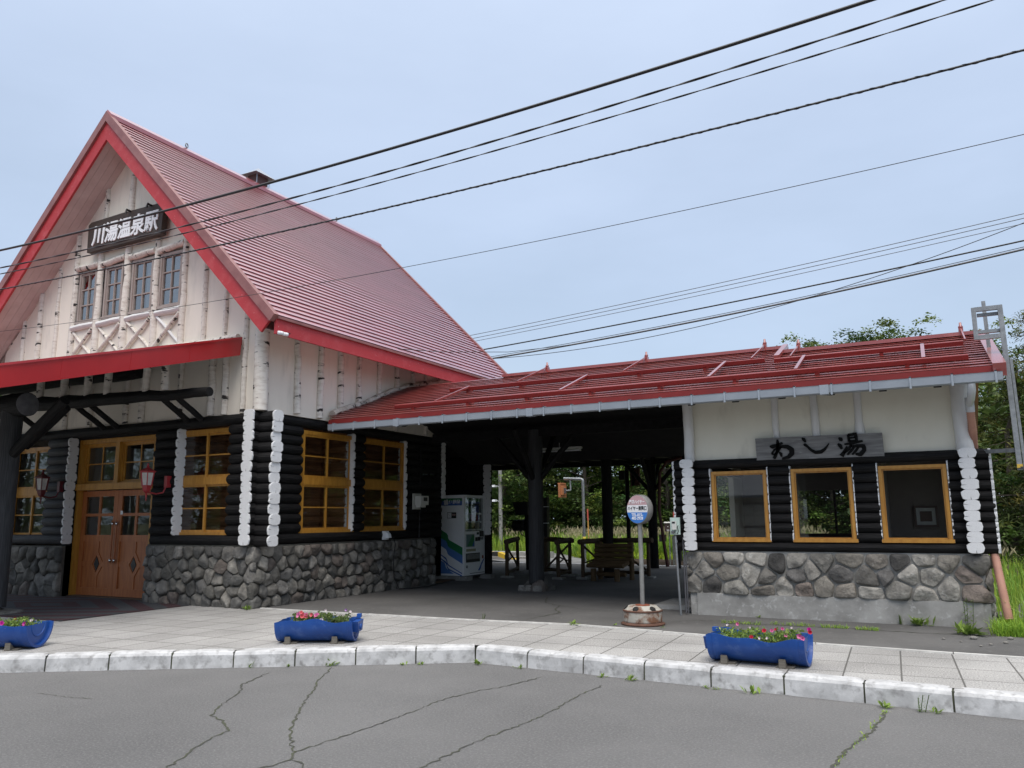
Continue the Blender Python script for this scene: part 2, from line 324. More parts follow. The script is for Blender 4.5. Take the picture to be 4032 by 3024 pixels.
E2 = [(x, y) for x, y in EDGE if -9.9 < x]
for (xa, ya), (xb, yb) in zip(E2, E2[1:]):
    n = max(1, round((xb-xa)/1.0))
    for k in range(n):
        p = V((xa+(xb-xa)*k/n+.006, ya+(yb-ya)*k/n, 0)); q = V((xa+(xb-xa)*(k+1)/n-.006, ya+(yb-ya)*(k+1)/n, 0)); h = .014+R.uniform(-.004, .004)
        b.hexa([(p.x, p.y-.03, -.03), (q.x, q.y-.03, -.03), (q.x, q.y+.03, -.03), (p.x, p.y+.03, -.03), (p.x, p.y-.026, h), (q.x, q.y-.026, h), (q.x, q.y+.026, h), (p.x, p.y+.026, h)])
struct(b.build('pavement_edging', M('pale_edging', (.62, .61, .58), (.42, .41, .39), rough=.85, scale=6), origin=(0, 0, 0)))
# kerb blocks
b = MB()
kerb_m = M('painted_kerb', (.56, .56, .56), (.40, .40, .40), rough=.8, scale=5, det=10, lo=.42, hi=.62, c3=(.25, .245, .24), s3=11, lo3=.52, hi3=.74, bump=.4, bs=45, bd=.005)
def kerb_run(pts):
    for p, q in zip(pts, pts[1:]):
        p, q = V(p), V(q); d = (q-p).normalized(); n = V((-d.y, d.x, 0)); g = .008
        dz = R.uniform(-.004, .004); fo = R.uniform(-.006, .006)
        prof = [(-.012+fo, -.19), (-.002+fo, -.035), (.016+fo, -.008), (.045+fo, .004), (.165, .006), (.17, -.19)]
        A = [p+d*g+n*a+V((0, 0, z+dz)) for a, z in prof]
        ns = 7; vs = []
        for k in range(ns+1):
            t = k/ns; c = p+d*g+(q-p-d*2*g)*t; e = .010*(1 if 0 < k < ns else 0)
            for a, z in prof:
                edge = (0 if 0 < k < ns else .010); jit = R.uniform(-.003, .003)
                vs.append(c+n*(a+(edge if a < .1 else 0)+jit)+V((0, 0, z+dz-(edge*.5 if z > -.05 else 0)+jit*.5)))
        m = len(prof); fs = [(k*m+i, (k+1)*m+i, (k+1)*m+i+1, k*m+i+1) for k in range(ns) for i in range(m-1)]
        fs += [tuple(range(m)), tuple(ns*m+i for i in range(m-1, -1, -1))]
        b.add(vs, fs, 0)
        b.hexa([p-d*.012+n*.012+V((0, 0, -.19)), p+d*.012+n*.012+V((0, 0, -.19)), p+d*.012+n*.16+V((0, 0, -.19)), p-d*.012+n*.16+V((0, 0, -.19)), p-d*.012+n*.022+V((0, 0, -.012)), p+d*.012+n*.022+V((0, 0, -.012)), p+d*.012+n*.16+V((0, 0, -.006)), p-d*.012+n*.16+V((0, 0, -.006))], 1)
dL = (KL-KC).normalized(); dR = (KR-KC).normalized()
kerb_run([KC+dL*.655*k for k in range(24, -1, -1)]); kerb_run([KC+dR*.665*k for k in range(0, 22)])
struct(b.build('kerb', [kerb_m, crack_m], origin=tuple(KC)))
# cracks in the asphalt: narrow crooked fissures
def crack(pts, w, z, name='road_crack'):
    b = MB(); P = []
    for (x0, y0), (x1, y1) in zip(pts, pts[1:]):
        n = max(2, int(math.hypot(x1-x0, y1-y0)/.045))
        for k in range(n): P.append((x0+(x1-x0)*k/n+R.uniform(-.016, .016), y0+(y1-y0)*k/n+R.uniform(-.016, .016)))
    P.append(pts[-1]); vs = []
    for k, (x, y) in enumerate(P):
        a, c = P[max(k-1, 0)], P[min(k+1, len(P)-1)]; d = V((c[0]-a[0], c[1]-a[1], 0)).normalized(); n = V((-d.y, d.x, 0)); ww = w*R.uniform(.3, 1.15)*(.35 if k in (0, len(P)-1) else 1)
        vs += [V((x, y, z))+n*ww/2, V((x, y, z))-n*ww/2]
    b.add(vs, [(2*k, 2*k+1, 2*k+3, 2*k+2) for k in range(len(P)-1)]); struct(b.build(name, crack_m))
for p, w_ in (([(-6.298, 6.507), (-6.108, 5.97), (-5.853, 5.704), (-5.628, 5.273), (-5.389, 4.946), (-5.156, 4.84), (-4.888, 4.652), (-4.812, 4.349), (-4.667, 4.089), (-4.3, 3.3)], .019),
              ([(-5.882, 7.019), (-5.533, 6.376), (-5.29, 6.052), (-4.955, 5.522), (-4.509, 4.918), (-4.269, 4.661), (-4.039, 4.439), (-3.928, 4.295), (-4.0, 3.9), (-4.2, 3.2)], .019),
              ([(-3.626, 7.5), (-3.733, 6.975), (-3.874, 6.698), (-3.989, 6.177), (-3.956, 5.615), (-3.974, 5.024), (-4.039, 4.439)], .016),
              ([(-2.925, 7.4), (-2.971, 6.885), (-2.935, 6.396), (-2.952, 5.851), (-3.034, 5.245), (-3.043, 4.844), (-3.07, 3.6)], .016),
              ([(-.487, 7.391), (-.518, 7.083), (-.577, 6.583), (-.649, 6.267), (-.686, 5.991), (-.705, 5.782), (-.72, 4.8)], .032),
              ([(-7.528, 4.832), (-7.15, 4.851), (-6.853, 4.915)], .010), ([(-3.928, 4.295), (-3.837, 4.277), (-3.727, 4.204), (-3.5, 3.7)], .018)):
    crack(p, w_, -.166)
for p, w_ in (([(-6.3, 13.3), (-5.9, 12.4), (-5.5, 12.1), (-5.35, 11.6), (-5.1, 11.2), (-5.15, 10.7), (-5.2, 10.3)], .025), ([(-9.6, 14.2), (-8.5, 14.15), (-7.6, 14.4)], .018), ([(-5.5, 12.1), (-4.9, 11.75), (-4.3, 11.6)], .014), ([(-3.3, 10.9), (-2.9, 11.2), (-2.5, 11.25)], .02), ([(-2.6, 11.02), (-1.4, 11.12), (-.2, 11.05), (.5, 11.1)], .03)):
    crack(p, w_, .001, 'asphalt_crack')
# entrance mat with nested diamonds
b = MB(); MX0, MX1, MY0, MY1 = -17.3, -11.2, 7.42, 9.95
mat_m, t_, bs_ = nmat('entrance_mat'); N_ = t_.nodes.new; L_ = t_.links.new
tcn = N_('ShaderNodeTexCoord'); sxx = N_('ShaderNodeSeparateXYZ'); L_(tcn.outputs['Object'], sxx.inputs[0])
ab = N_('ShaderNodeMath'); ab.operation = 'ABSOLUTE'; L_(sxx.outputs['X'], ab.inputs[0]); ab2 = N_('ShaderNodeMath'); ab2.operation = 'ABSOLUTE'; L_(sxx.outputs['Y'], ab2.inputs[0])
ad_ = N_('ShaderNodeMath'); ad_.operation = 'MULTIPLY_ADD'; ad_.inputs[1].default_value = .55; L_(ab.outputs[0], ad_.inputs[0]); L_(ab2.outputs[0], ad_.inputs[2])
mo = N_('ShaderNodeMath'); mo.operation = 'MODULO'; mo.inputs[1].default_value = .52; L_(ad_.outputs[0], mo.inputs[0])
gt = N_('ShaderNodeMath'); gt.operation = 'GREATER_THAN'; gt.inputs[1].default_value = .26; L_(mo.outputs[0], gt.inputs[0])
mx = N_('ShaderNodeMix'); mx.data_type = 'RGBA'; mx.inputs[6].default_value = (.055, .057, .062, 1); mx.inputs[7].default_value = (.060, .026, .030, 1); L_(gt.outputs[0], mx.inputs[0]); L_(mx.outputs[2], bs_.inputs['Base Color'])
nz = N_('ShaderNodeTexNoise'); nz.inputs['Scale'].default_value = 160; bpn = N_('ShaderNodeBump'); bpn.inputs['Strength'].default_value = .8; bpn.inputs['Distance'].default_value = .01; L_(tcn.outputs['Object'], nz.inputs[0]); L_(nz.outputs[0], bpn.inputs['Height']); L_(bpn.outputs[0], bs_.inputs['Normal']); bs_.inputs['Roughness'].default_value = .95
b.box(MX0, MX1, MY0, MY1, .003, .014)
tag(b.build('entrance_mat', mat_m, origin=(-13.6, 8.75, .003)), 'dark grey mat with maroon diamond pattern before the wooden doors', 'mat')
# platform, track bed, field
b = MB(); b.box(-30, 6, 22.9, 23.05, -1.0, .004); struct(b.build('platform_edge', M('white_edge', (.62, .63, .65), rough=.8), origin=(-12, 22.97, -1)))
b = MB()
b.quad([(-11.3, 23.06, -.05), (-9.6, 23.06, -.05), (-10.9, 26.3, -.05), (-13.0, 29.4, -.05), (-14.8, 31.3, -.05), (-20, 32.5, -.05), (-24, 31, -.05), (-16, 26.5, -.05)])
struct(b.build('crossing_path', M('pale_asphalt', (.22, .22, .22), (.16, .16, .16), rough=.9, scale=1), origin=(-14, 27, -.05)))
b = MB()
for y in (25.6, 26.67):
    b.box(-9.9, 8, y-.035, y+.035, -.16, -.02)
for k in range(30): b.box(-10.4+.62*k, -10.18+.62*k, 25.1, 27.1, -.19, -.15, 1)
struct(b.build('railway_track', [M('rail_steel', (.10, .075, .06), rough=.6, scale=5), M('sleeper', (.06, .05, .045), rough=.95)], origin=(-1, 26, -.2)))
# ------------------------------------------------------------------ field-stone walls: clipped cells with bulging faces
def cells(u0, u1, v0, v1, size, rs, squash=1.0):
    pts = []; nr = max(1, round((v1-v0)/(size*.86*squash))); rh = (v1-v0)/nr
    for j in range(nr):
        nc = max(1, round((u1-u0)/size)); cw = (u1-u0)/nc
        for i in range(nc+(j % 2)): pts.append([u0+cw*(i+(.5 if j % 2 == 0 else 0))+rs.uniform(-.33, .33)*cw, v0+rh*(j+.5)+rs.uniform(-.30, .30)*rh])
    def clip(p):
        poly = [(u0, v0), (u1, v0), (u1, v1), (u0, v1)]
        for q in pts:
            if q is p or abs(q[0]-p[0]) > size*3.2 or abs(q[1]-p[1]) > size*3.2: continue
            mx, my, nx, ny = (p[0]+q[0])/2, (p[1]+q[1])/2, q[0]-p[0], q[1]-p[1]
            out = []
            for a, c in zip(poly, poly[1:]+poly[:1]):
                da = (a[0]-mx)*nx+(a[1]-my)*ny; dc = (c[0]-mx)*nx+(c[1]-my)*ny
                if da <= 0: out.append(a)
                if da*dc < 0: t = da/(da-dc); out.append((a[0]+(c[0]-a[0])*t, a[1]+(c[1]-a[1])*t))
            poly = out
            if len(poly) < 3: return None
        return poly
    return [c for c in (clip(p) for p in pts) if c]
TONES = [(.55, .56, .57), (.70, .70, .69), (.92, .91, .89), (.38, .39, .40), (.66, .65, .63), (.60, .61, .63), (.48, .48, .47), (.80, .80, .81), (.62, .55, .53), (.50, .51, .53)]
def stones(b, u0, u1, v0, v1, size, fn, rs, gap=.009, bulge=.085, tones=TONES, squash=1.0):
    for poly in cells(u0, u1, v0, v1, size, rs, squash):
        cx = sum(p[0] for p in poly)/len(poly); cy = sum(p[1] for p in poly)/len(poly)
        rad = max(math.hypot(p[0]-cx, p[1]-cy) for p in poly)
        if rad < .03: continue
        # inset and round off
        ins = []
        for p in poly:
            d = math.hypot(p[0]-cx, p[1]-cy) or 1; k = max(.3, 1-gap*rs.uniform(1, 2.2)/d); ins.append((cx+(p[0]-cx)*k, cy+(p[1]-cy)*k))
        for q_ in (.14, .25):
            o = []
            for a, c in zip(ins, ins[1:]+ins[:1]): o += [(a[0]*(1-q_)+c[0]*q_, a[1]*(1-q_)+c[1]*q_), (a[0]*q_+c[0]*(1-q_), a[1]*q_+c[1]*(1-q_))]
            ins = o
        n = len(ins); tx, ty = rs.uniform(-.22, .22), rs.uniform(-.25, .15); B = bulge*rs.uniform(.6, 1.35)*min(1, rad/.14); tone = rs.choice(tones); tv = rs.uniform(.8, 1.2); tone = tuple(c*tv for c in tone)
        vs = []; planes = [(math.cos(t), math.sin(t), rs.uniform(.15, .75), rs.uniform(.75, 1.25)*B) for t in [rs.uniform(0, 6.28) for _ in range(4)]]
        for sc, h in ((1.0, -.03), (1.0, .014), (.94, .66*B), (.78, .95*B), (.52, 1.12*B), (.25, 1.2*B)):
            for i, p in enumerate(ins):
                x, y = (p[0]-cx)*sc, (p[1]-cy)*sc; dd = h
                if h > .011: dd = max(.012, min([dd+(x*tx+y*ty)]+[p3-(x*p0+y*p1)*p2 for p0, p1, p2, p3 in planes])+rs.uniform(-.004, .004))
                vs.append(fn(cx+x, cy+y, dd))
        vs.append(fn(cx, cy, min([1.2*B]+[p[3] for p in planes])))
        fs = [(k*n+i, k*n+(i+1) % n, (k+1)*n+(i+1) % n, (k+1)*n+i) for k in range(5) for i in range(n)]+[(5*n+i, 5*n+(i+1) % n, 6*n) for i in range(n)]
        b.add(vs, fs, 0, True, tone)
# ------------------------------------------------------------------ sawn log ends: a few shapes, shared
ENDS = []
for k in range(5):
    rs = random.Random(50+k); b = MB(); n = 22; ring = []
    e = rs.uniform(1.9, 2.7)
    for i in range(n):
        a = 2*math.pi*i/n; c, s_ = math.cos(a), math.sin(a)
        x = math.copysign(abs(c)**(2/e), c)*(1+rs.uniform(-.08, .08)); y = math.copysign(abs(s_)**(2/(e+1.2)), s_)
        ring.append((x, max(-.94, min(.94, y))))
    vs = []
    for sc, z in ((1.0, -.02), (1.0, .007), (.965, .0115), (.5, .0118)):
        vs += [(x*sc, y*sc, z) for x, y in ring]
    vs.append((0, 0, .012))
    fs = [(r*n+i, r*n+(i+1) % n, (r+1)*n+(i+1) % n, (r+1)*n+i) for r in range(3) for i in range(n)]+[(3*n+i, 3*n+(i+1) % n, 4*n) for i in range(n)]
    b.add(vs, fs, 0)
    a = rs.choice((1.57, 1.2, 3.3, .1, 2.9, -1.5)); p = V((math.cos(a), math.sin(a)*.9, 0)); q = V((-p.y, p.x, 0))
    b.add([p*.98+q*.045+V((0, 0, .013)), p*.98-q*.045+V((0, 0, .013)), p*.30+V((0, 0, .014))], [(0, 1, 2)], 1)
    ENDS.append(b.mesh('log_end', [log_white, log_crack]))
def log_end(parent, c, N, ry, rz, th=1.0):
    N = V(N).normalized(); Z = V((0, 0, 1)); U = Z.cross(N); c = V(c)+U*R.uniform(-.012, .012)
    mw = Matrix(((U.x*ry, 0, N.x*th, c.x), (U.y*ry, 0, N.y*th, c.y), (0, rz, N.z*th, c.z), (0, 0, 0, 1)))
    o = inst('log_end', R.choice(ENDS), parent, mw); OFF[o] = OFF[parent]; return o
def hlog(b, p, q, r, sq=.86, n=14, wob=.02, seg=.55, mat=0):
    p, q = V(p), V(q); K = max(2, int((q-p).length/seg)); path = []; rr = []
    for k in range(K+1):
        path.append(p.lerp(q, k/K)); rr.append(r*R.uniform(.975, 1.02))
    # rounded shoulders
    d = (q-p).normalized(); path = [p, p+d*.025]+path[1:-1]+[q-d*.025, q]; rr = [r*.86, r]+rr[1:-1]+[r, r*.86]
    b.tube(path, rr, n, mat, sq=sq, wob=wob, u0=R.uniform(0, 9))
# ------------------------------------------------------------------ windows: P base-left, U along, N outward
def window(parent, P, U, N, w, z0, z1, fm, gm, mode='sash', name='window', fr=.07, dep=.07, rail=None, cols=2, rows=3, mw=.022):
    P, U, N, Z = V(P), V(U).normalized(), V(N).normalized(), V((0, 0, 1)); o = V((P.x, P.y, 0)); b = MB(); g = MB()
    F = lambda u0, u1, v0, v1, n0, n1: b.fbox(o, U, Z, N, u0, u1, v0, v1, n0, n1)
    def pane(u0, u1, v0, v1, n): g.fbox(o, U, Z, N, u0, u1, v0, v1, n-.004, n)
    F(0, fr, z0, z1, -dep, 0); F(w-fr, w, z0, z1, -dep, 0); F(fr, w-fr, z1-fr, z1, -dep, -.001); F(-.02, w+.02, z0-.012, z0+fr*.8, -dep, .02)
    if mode == 'single':
        s = .018; F(fr, fr+s, z0+fr*.8, z1-fr, -dep, -.03); F(w-fr-s, w-fr, z0+fr*.8, z1-fr, -dep, -.03); F(fr+s, w-fr-s, z1-fr-s, z1-fr, -dep, -.03); F(fr+s, w-fr-s, z0+fr*.8, z0+fr*.8+s, -dep, -.03)
        pane(fr+s-.005, w-fr-s+.005, z0+fr*.8+s-.005, z1-fr-s+.005, -.05)
    elif mode == 'sash':
        r0, r1 = rail
        F(fr, w-fr, r0, r1, -dep, .004)
        for a, c in ((z0+fr*.8, r0), (r1, z1-fr)):
            mid = w/2+R.uniform(-.02, .02)
            for k, (u0, u1) in enumerate(((fr, mid+.02), (mid-.02, w-fr))):
                n1 = -.012 if k == 0 else -.034; s = .038
                F(u0, u0+s, a, c, n1-.02, n1); F(u1-s, u1, a, c, n1-.02, n1); F(u0+s, u1-s, a, a+s, n1-.02, n1-.001); F(u0+s, u1-s, c-s, c, n1-.02, n1-.001)
                F(u0+s, u1-s, (a+c)/2-mw/2, (a+c)/2+mw/2, n1-.018, n1-.003)
                pane(u0+s-.005, u1-s+.005, a+s-.005, c-s+.005, n1-.012)
    else:                                                              # casement grid
        i0, i1, j0, j1 = fr, w-fr, z0+fr*.8, z1-fr; s = .03
        F(i0, i0+s, j0, j1, -dep, -.02); F(i1-s, i1, j0, j1, -dep, -.02); F(i0+s, i1-s, j0, j0+s, -dep, -.021); F(i0+s, i1-s, j1-s, j1, -dep, -.021)
        for c in range(1, cols): x = i0+(i1-i0)*c/cols; F(x-mw/2, x+mw/2, j0+s, j1-s, -dep+.01, -.022)
        for r in range(1, rows): z = j0+(j1-j0)*r/rows; F(i0+s, i1-s, z-mw/2, z+mw/2, -dep+.012, -.024)
        pane(i0+s-.005, i1-s+.005, j0+s-.005, j1-s+.005, -.05)
    f = b.build(name, fm, parent); p = g.build('glass_pane', gm, f); return f
def courses(b, L, fn, c=.145, gap=.02, lip=.009, deep=.05, w0=0, w1=1, mat=0, sheet=1.82):
    """lapped metal strips made of sheets end to end: s along the slope upwards, h outwards; fn(w, s, h)"""
    wf = w0 if callable(w0) else (lambda s: w0); rs = random.Random(round(L*100)); n = round(L/c); c = L/n
    for k in range(n):
        s0, s1 = k*c, (k+1)*c; a = wf(s0); x = a+rs.uniform(.2, 1)*sheet
        cuts = [a]
        while x < w1-.2: cuts.append(x); x += sheet*rs.uniform(.97, 1.03)
        cuts.append(w1)
        for p, q in zip(cuts, cuts[1:]):
            t = rs.uniform(.90, 1.07); j = rs.uniform(-.0015, .0015); e = .002
            prof = [(s0+deep, j), (s0+deep, gap+j), (s0, gap+j), (s0, gap+lip+j), (s1+deep, j+.001)]
            vs = [fn(u, s, h) for u in (p+e, q-e) for s, h in prof]; m = len(prof)
            b.add(vs, [(i, m+i, m+i+1, i+1) for i in range(m-1)], mat, False, (t, t*rs.uniform(.96, 1.04), t))
# ================================================================== the station building
ST = thing('station_building', 'log cabin style station building with steep red gable roof, cream plaster and stone base', 'station', (-13.6, 13.4, 0))
XW, YF, YB, XL = -9.82, 9.69, 17.3, -17.38                # right wall face, front face, back, left wall
AX, AY = -9.92, 9.79                                       # log axes of the right wall and of the front wall
LZ = [1.07+.169*i for i in range(13)]; LR = .108
RX, RZ, SL = -13.6, 9.20, 1.008                            # ridge; slope
YV0, YV1, XE = 9.15, 17.7, -9.06
rs1 = random.Random(3)
# --- stone base
b = MB()
fF = lambda u, v, d: (u, 9.72-d, v)
stones(b, -12.42, -9.80, -.03, .985, .245, fF, rs1)
stones(b, 9.68, 15.08, -.03, .975, .235, lambda u, v, d: (-9.85+d, u, v), rs1)
stones(b, 9.74, 10.1, -.03, .98, .24, lambda u, v, d: (-12.40-d, u, v), rs1)
stones(b, -10.35, -9.85, -.03, .97, .24, lambda u, v, d: (u, 15.06+d, v), rs1)
b.build('stone_base', stone, ST)
b = MB(); stones(b, -17.6, -14.78, -.03, .94, .27, fF, rs1); b.build('stone_base', stone, ST)
for bb in ((-12.40, -9.86, 9.73, 10.1, -.1, 1.0), (-10.3, -9.86, 10.1, 15.05, -.1, .99), (-17.6, -14.8, 9.73, 10.1, -.1, .95)): b = MB(); b.box(*bb); b.build('mortar_core', mortar, ST)
# --- log walls
b = MB(); ends = []
def runx(x0, x1, i, sq=.86, y=AY, m=0): hlog(b, (x0, y, LZ[i]), (x1, y, LZ[i]), LR, sq, mat=m)
def runy(y0, y1, i, sq=.86, x=AX): hlog(b, (x, y0, LZ[i]+.02), (x, y1, LZ[i]+.02), LR, sq)
for i in range(13):
    e = R.uniform(-.025, .025)
    big = .006 if i >= 11 else 0
    # corner: the front logs run past to +X, the side logs past to -Y
    if i == 0: runx(-12.33, -9.50+e, i); runy(9.57, 15.33, i)
    elif i == 12: runx(-17.6, -9.50+e, i); runy(9.57, 17.3, i)
    else:
        runx(-10.50+R.uniform(-.02, .02), -9.50+e, i); runy(9.57, 10.80+R.uniform(-.02, .02), i)
        runx(-12.33+R.uniform(-.02, .02)-(.02 if i % 2 else 0), -11.76, i)
        runy(12.20, 12.56, i); runy(13.93, 15.33, i)
        log_end(ST, (-11.757, AY, LZ[i]), (1, 0, 0), LR*.97, LR*.86)
        log_end(ST, (AX, 12.197, LZ[i]+.02), (0, -1, 0), LR*.97, LR*.86); log_end(ST, (AX, 13.927, LZ[i]+.02), (0, -1, 0), LR*.97, LR*.86)
    if i < 12:
        runx(-15.46 if i else -17.6, -14.79, i, m=1); log_end(ST, (-14.787, AY, LZ[i]), (1, 0, 0), LR*.97, LR*.86)
        if i: runx(-17.6, -16.72, i, m=1)
    log_end(ST, (-9.497+e, AY, LZ[i]), (1, 0, 0), LR*R.uniform(.98, 1.12), LR*.87+big)
    log_end(ST, (AX, 9.567, LZ[i]+.02), (0, -1, 0), LR*R.uniform(.98, 1.12), LR*.87+big)
    # back corner, beside the vending machine
    if i < 13:
        hlog(b, (-9.62, 17.02, LZ[i]+.02), (-9.62, 17.10, LZ[i]+.02), LR); log_end(ST, (-9.62, 17.017, LZ[i]+.02), (0, -1, 0), LR, LR*.87)
    if i > 4: log_end(ST, (-9.815, 15.36, LZ[i]+.02), (1, 0, 0), LR*.75, LR*.86)
b.build('log_wall', [black_log, grey_log], ST)
for bb in ((-9.74, -9.53, 17.03, 17.10, 0, 3.2), (-11.2, -9.72, 17.2, 17.4, 0, 3.3), (-11.4, -11.2, 15.1, 17.4, 0, 3.3), (-14.9, -14.80, 9.80, 9.93, 0, 3.0), (-12.52, -12.42, 9.86, 10.12, 0, 3.0), (-14.9, -12.4, 9.9, 10.2, 2.98, 3.06)): b = MB(); b.box(*bb); b.build('dark_board_wall', black_wood, ST)
# --- closed shell: rooms behind the windows
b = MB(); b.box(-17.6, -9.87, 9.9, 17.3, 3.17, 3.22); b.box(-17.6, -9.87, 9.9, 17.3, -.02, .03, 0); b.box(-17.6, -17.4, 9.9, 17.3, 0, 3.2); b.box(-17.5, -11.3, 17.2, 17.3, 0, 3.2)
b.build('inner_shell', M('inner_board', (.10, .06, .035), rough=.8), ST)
b = MB()
for i in range(18):
    z = .14+.176*i
    if z > 3.2: continue
    hlog(b, (-12.6, 10.85, z), (-10.85, 10.85, z), .15); hlog(b, (-12.5, 9.95, z), (-12.5, 10.8, z), .15); hlog(b, (-10.85, 10.85, z), (-10.85, 15.0, z), .15); hlog(b, (-10.85, 12.42, z), (-9.99, 12.42, z), .15); hlog(b, (-10.85, 14.5, z), (-9.99, 14.5, z), .15)
b.build('inner_log_wall', inner_log, ST)
# --- plaster upper walls
b = MB(); Yp = 9.80
zr = lambda x: RZ-.33-abs(x-RX)*SL
WX0, WX1, WZ0, WZ1 = -15.14, -12.02, 5.30, 6.46
def gp(pts): b.prism([(x, Yp, z) for x, z in pts], (0, .12, 0))
gp([(XL, 3.18), (XW, 3.18), (XW, zr(XW)), (WX1, zr(WX1)), (WX1, WZ1+0), (WX1, WZ0), (XL, WZ0-.0)] if False else [(XL, 3.18), (XW, 3.18), (XW, WZ0-.6), (XL, WZ0-.6)])
gp([(XL, WZ0-.6), (XW, WZ0-.6), (XW, zr(XW)), (RX+(RZ-.33-WZ0)/SL, WZ0), (RX-(RZ-.33-WZ0)/SL, WZ0), (XL, zr(XL))])
xr = lambda z: (RZ-.33-z)/SL
gp([(RX-xr(WZ0), WZ0), (WX0, WZ0), (WX0, WZ1), (RX-xr(WZ1), WZ1)]); gp([(WX1, WZ0), (RX+xr(WZ0), WZ0), (RX+xr(WZ1), WZ1), (WX1, WZ1)])
gp([(RX-xr(WZ1), WZ1), (RX+xr(WZ1), WZ1), (RX, RZ-.33)])
b.box(XW-.12, XW, Yp+.12, 17.24, 3.2, zr(XW)+.02)
b.box(XL, XL+.12, Yp+.12, 17.24, 0, zr(XL)+.02); b.box(XL+.12, XW-.12, 17.12, 17.24, 3.2, zr(XW))
b.prism([(XL, 17.24, zr(XL)), (XW, 17.24, zr(XW)), (RX, 17.24, RZ-.33)], (0, -.12, 0))
b.build('plaster_wall', plaster, ST)
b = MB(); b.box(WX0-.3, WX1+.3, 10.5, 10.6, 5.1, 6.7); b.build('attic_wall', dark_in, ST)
b = MB()
for x0, x1 in ((-14.75, -14.5), (-14.0, -13.65), (-13.15, -12.8), (-12.62, -12.0)):
    n = 12; b.add([(x0+(x1-x0)*k/n, 9.93+.015*math.sin(k*1.7), z) for z in (5.3, 6.4) for k in range(n+1)], [(k, k+1, n+2+k, n+1+k) for k in range(n)], 0, True)
b.build('curtain', curtain, ST)
# --- gable windows and birch framing
gx = [(-15.03, .54), (-14.235, .545), (-13.43, .615), (-12.63, .61)]
for x, w_ in gx: window(ST, (x, 9.785, 0), (1, 0, 0), (0, -1, 0), w_, 5.33, 6.40, taupe, glass_up, 'grid', fr=.05, dep=.07, rows=3)
def birchpole(p, q, r, r2=None, mat=birch, amp=.012, name='birch_pole', n=9):
    b = MB(); L = (V(q)-V(p)).length; K = max(3, int(L/.22)); P = wav(p, q, K, amp); r2 = r2 or r
    b.tube(P, [r+(r2-r)*k/K+R.uniform(-.004, .004) for k in range(K+1)], n, 0, wob=.10, u0=R.uniform(0, 30)); return b.build(name, mat, ST)
yb_ = 9.785
for x, zt, zb, r in ((-16.75, 5.60, 4.5, .045), (-16.22, 6.12, 4.5, .062), (-15.66, 6.60, 4.5, .042), (-15.14, 7.20, 4.6, .062), (-14.37, 6.75, 4.55, .068), (-13.55, 6.78, 4.5, .078), (-12.70, 6.72, 4.5, .065), (-11.93, 6.95, 4.5, .060), (-11.36, 6.45, 4.5, .052), (-10.82, 5.95, 4.5, .045), (-10.30, 5.42, 3.20, .050), (-14.34, 8.05, 7.30, .055), (-13.56, 8.75, 7.30, .062), (-12.78, 7.98, 7.2, .055)):
    birchpole((x, yb_, zb), (x+R.uniform(-.01, .01), yb_, zt), r*1.08, r*.92)
birchpole((-9.83, 9.72, 3.20), (-9.86, 9.72, 4.85), .125, .115, n=14)
for a, c in ((-15.12, -14.42), (-14.32, -13.62), (-13.48, -12.76), (-12.64, -11.95)):
    birchpole((a, yb_-.01, 6.47+R.uniform(-.02, .02)), (c, yb_-.01, 6.50+R.uniform(-.02, .02)), .065)
    birchpole((a, yb_-.01, 5.235), (c, yb_-.01, 5.255), .062, mat=birch_w)
    birchpole((a+.02, yb_, 5.17), (c-.02, yb_, 4.60), .032, mat=birch if a < -13 else birch_w); birchpole((a+.02, yb_-.035, 4.60), (c-.02, yb_-.035, 5.17), .034)
for s_ in (-1, 1):                                                   # sloping birch under the soffit
    p = V((RX+s_*.12, yb_, RZ-.45)); q = V((RX+s_*3.85, yb_, RZ-.45-3.73*SL))
    if s_ < 0: birchpole(p, p.lerp(q, .34), .055); birchpole(p.lerp(q, .345), p.lerp(q, .68), .065); birchpole(p.lerp(q, .685), q, .075)
for y, z0, z1, r in ((10.553, 3.24, 4.85, .062), (11.13, 3.22, 4.85, .062), (11.70, 3.38, 4.85, .062), (12.24, 3.54, 4.85, .058), (12.88, 3.74, 4.85, .055), (13.505, 3.92, 4.85, .058), (14.09, 4.08, 4.85, .052), (14.60, 4.22, 4.85, .048), (15.165, 4.38, 4.85, .045)):
    birchpole((-9.79, y, z0), (-9.79, y+R.uniform(-.03, .03), z1), r*1.05, r*.95, amp=.022)
birchpole((-9.71, 11.40, 3.32), (-9.73, 13.0, 3.90), .07, .06, mat=birch_rough, name='birch_log', n=12, amp=.028); birchpole((-9.73, 12.98, 3.895), (-9.74, 13.8, 4.18), .06, .055, mat=birch_rough, name='birch_log', n=12, amp=.02); birchpole((-9.74, 13.78, 4.18), (-9.76, 15.5, 4.58), .05, .04, mat=birch_rough, name='birch_log', amp=.02)
for y in (13.5, 14.6, 15.7): birchpole((-9.80, y, 3.2), (-9.80, y, 3.9), .05)
birchpole((-17.4, 9.74, 4.50), (-10.44, 9.74, 4.53), .055, .06, name='birch_log')
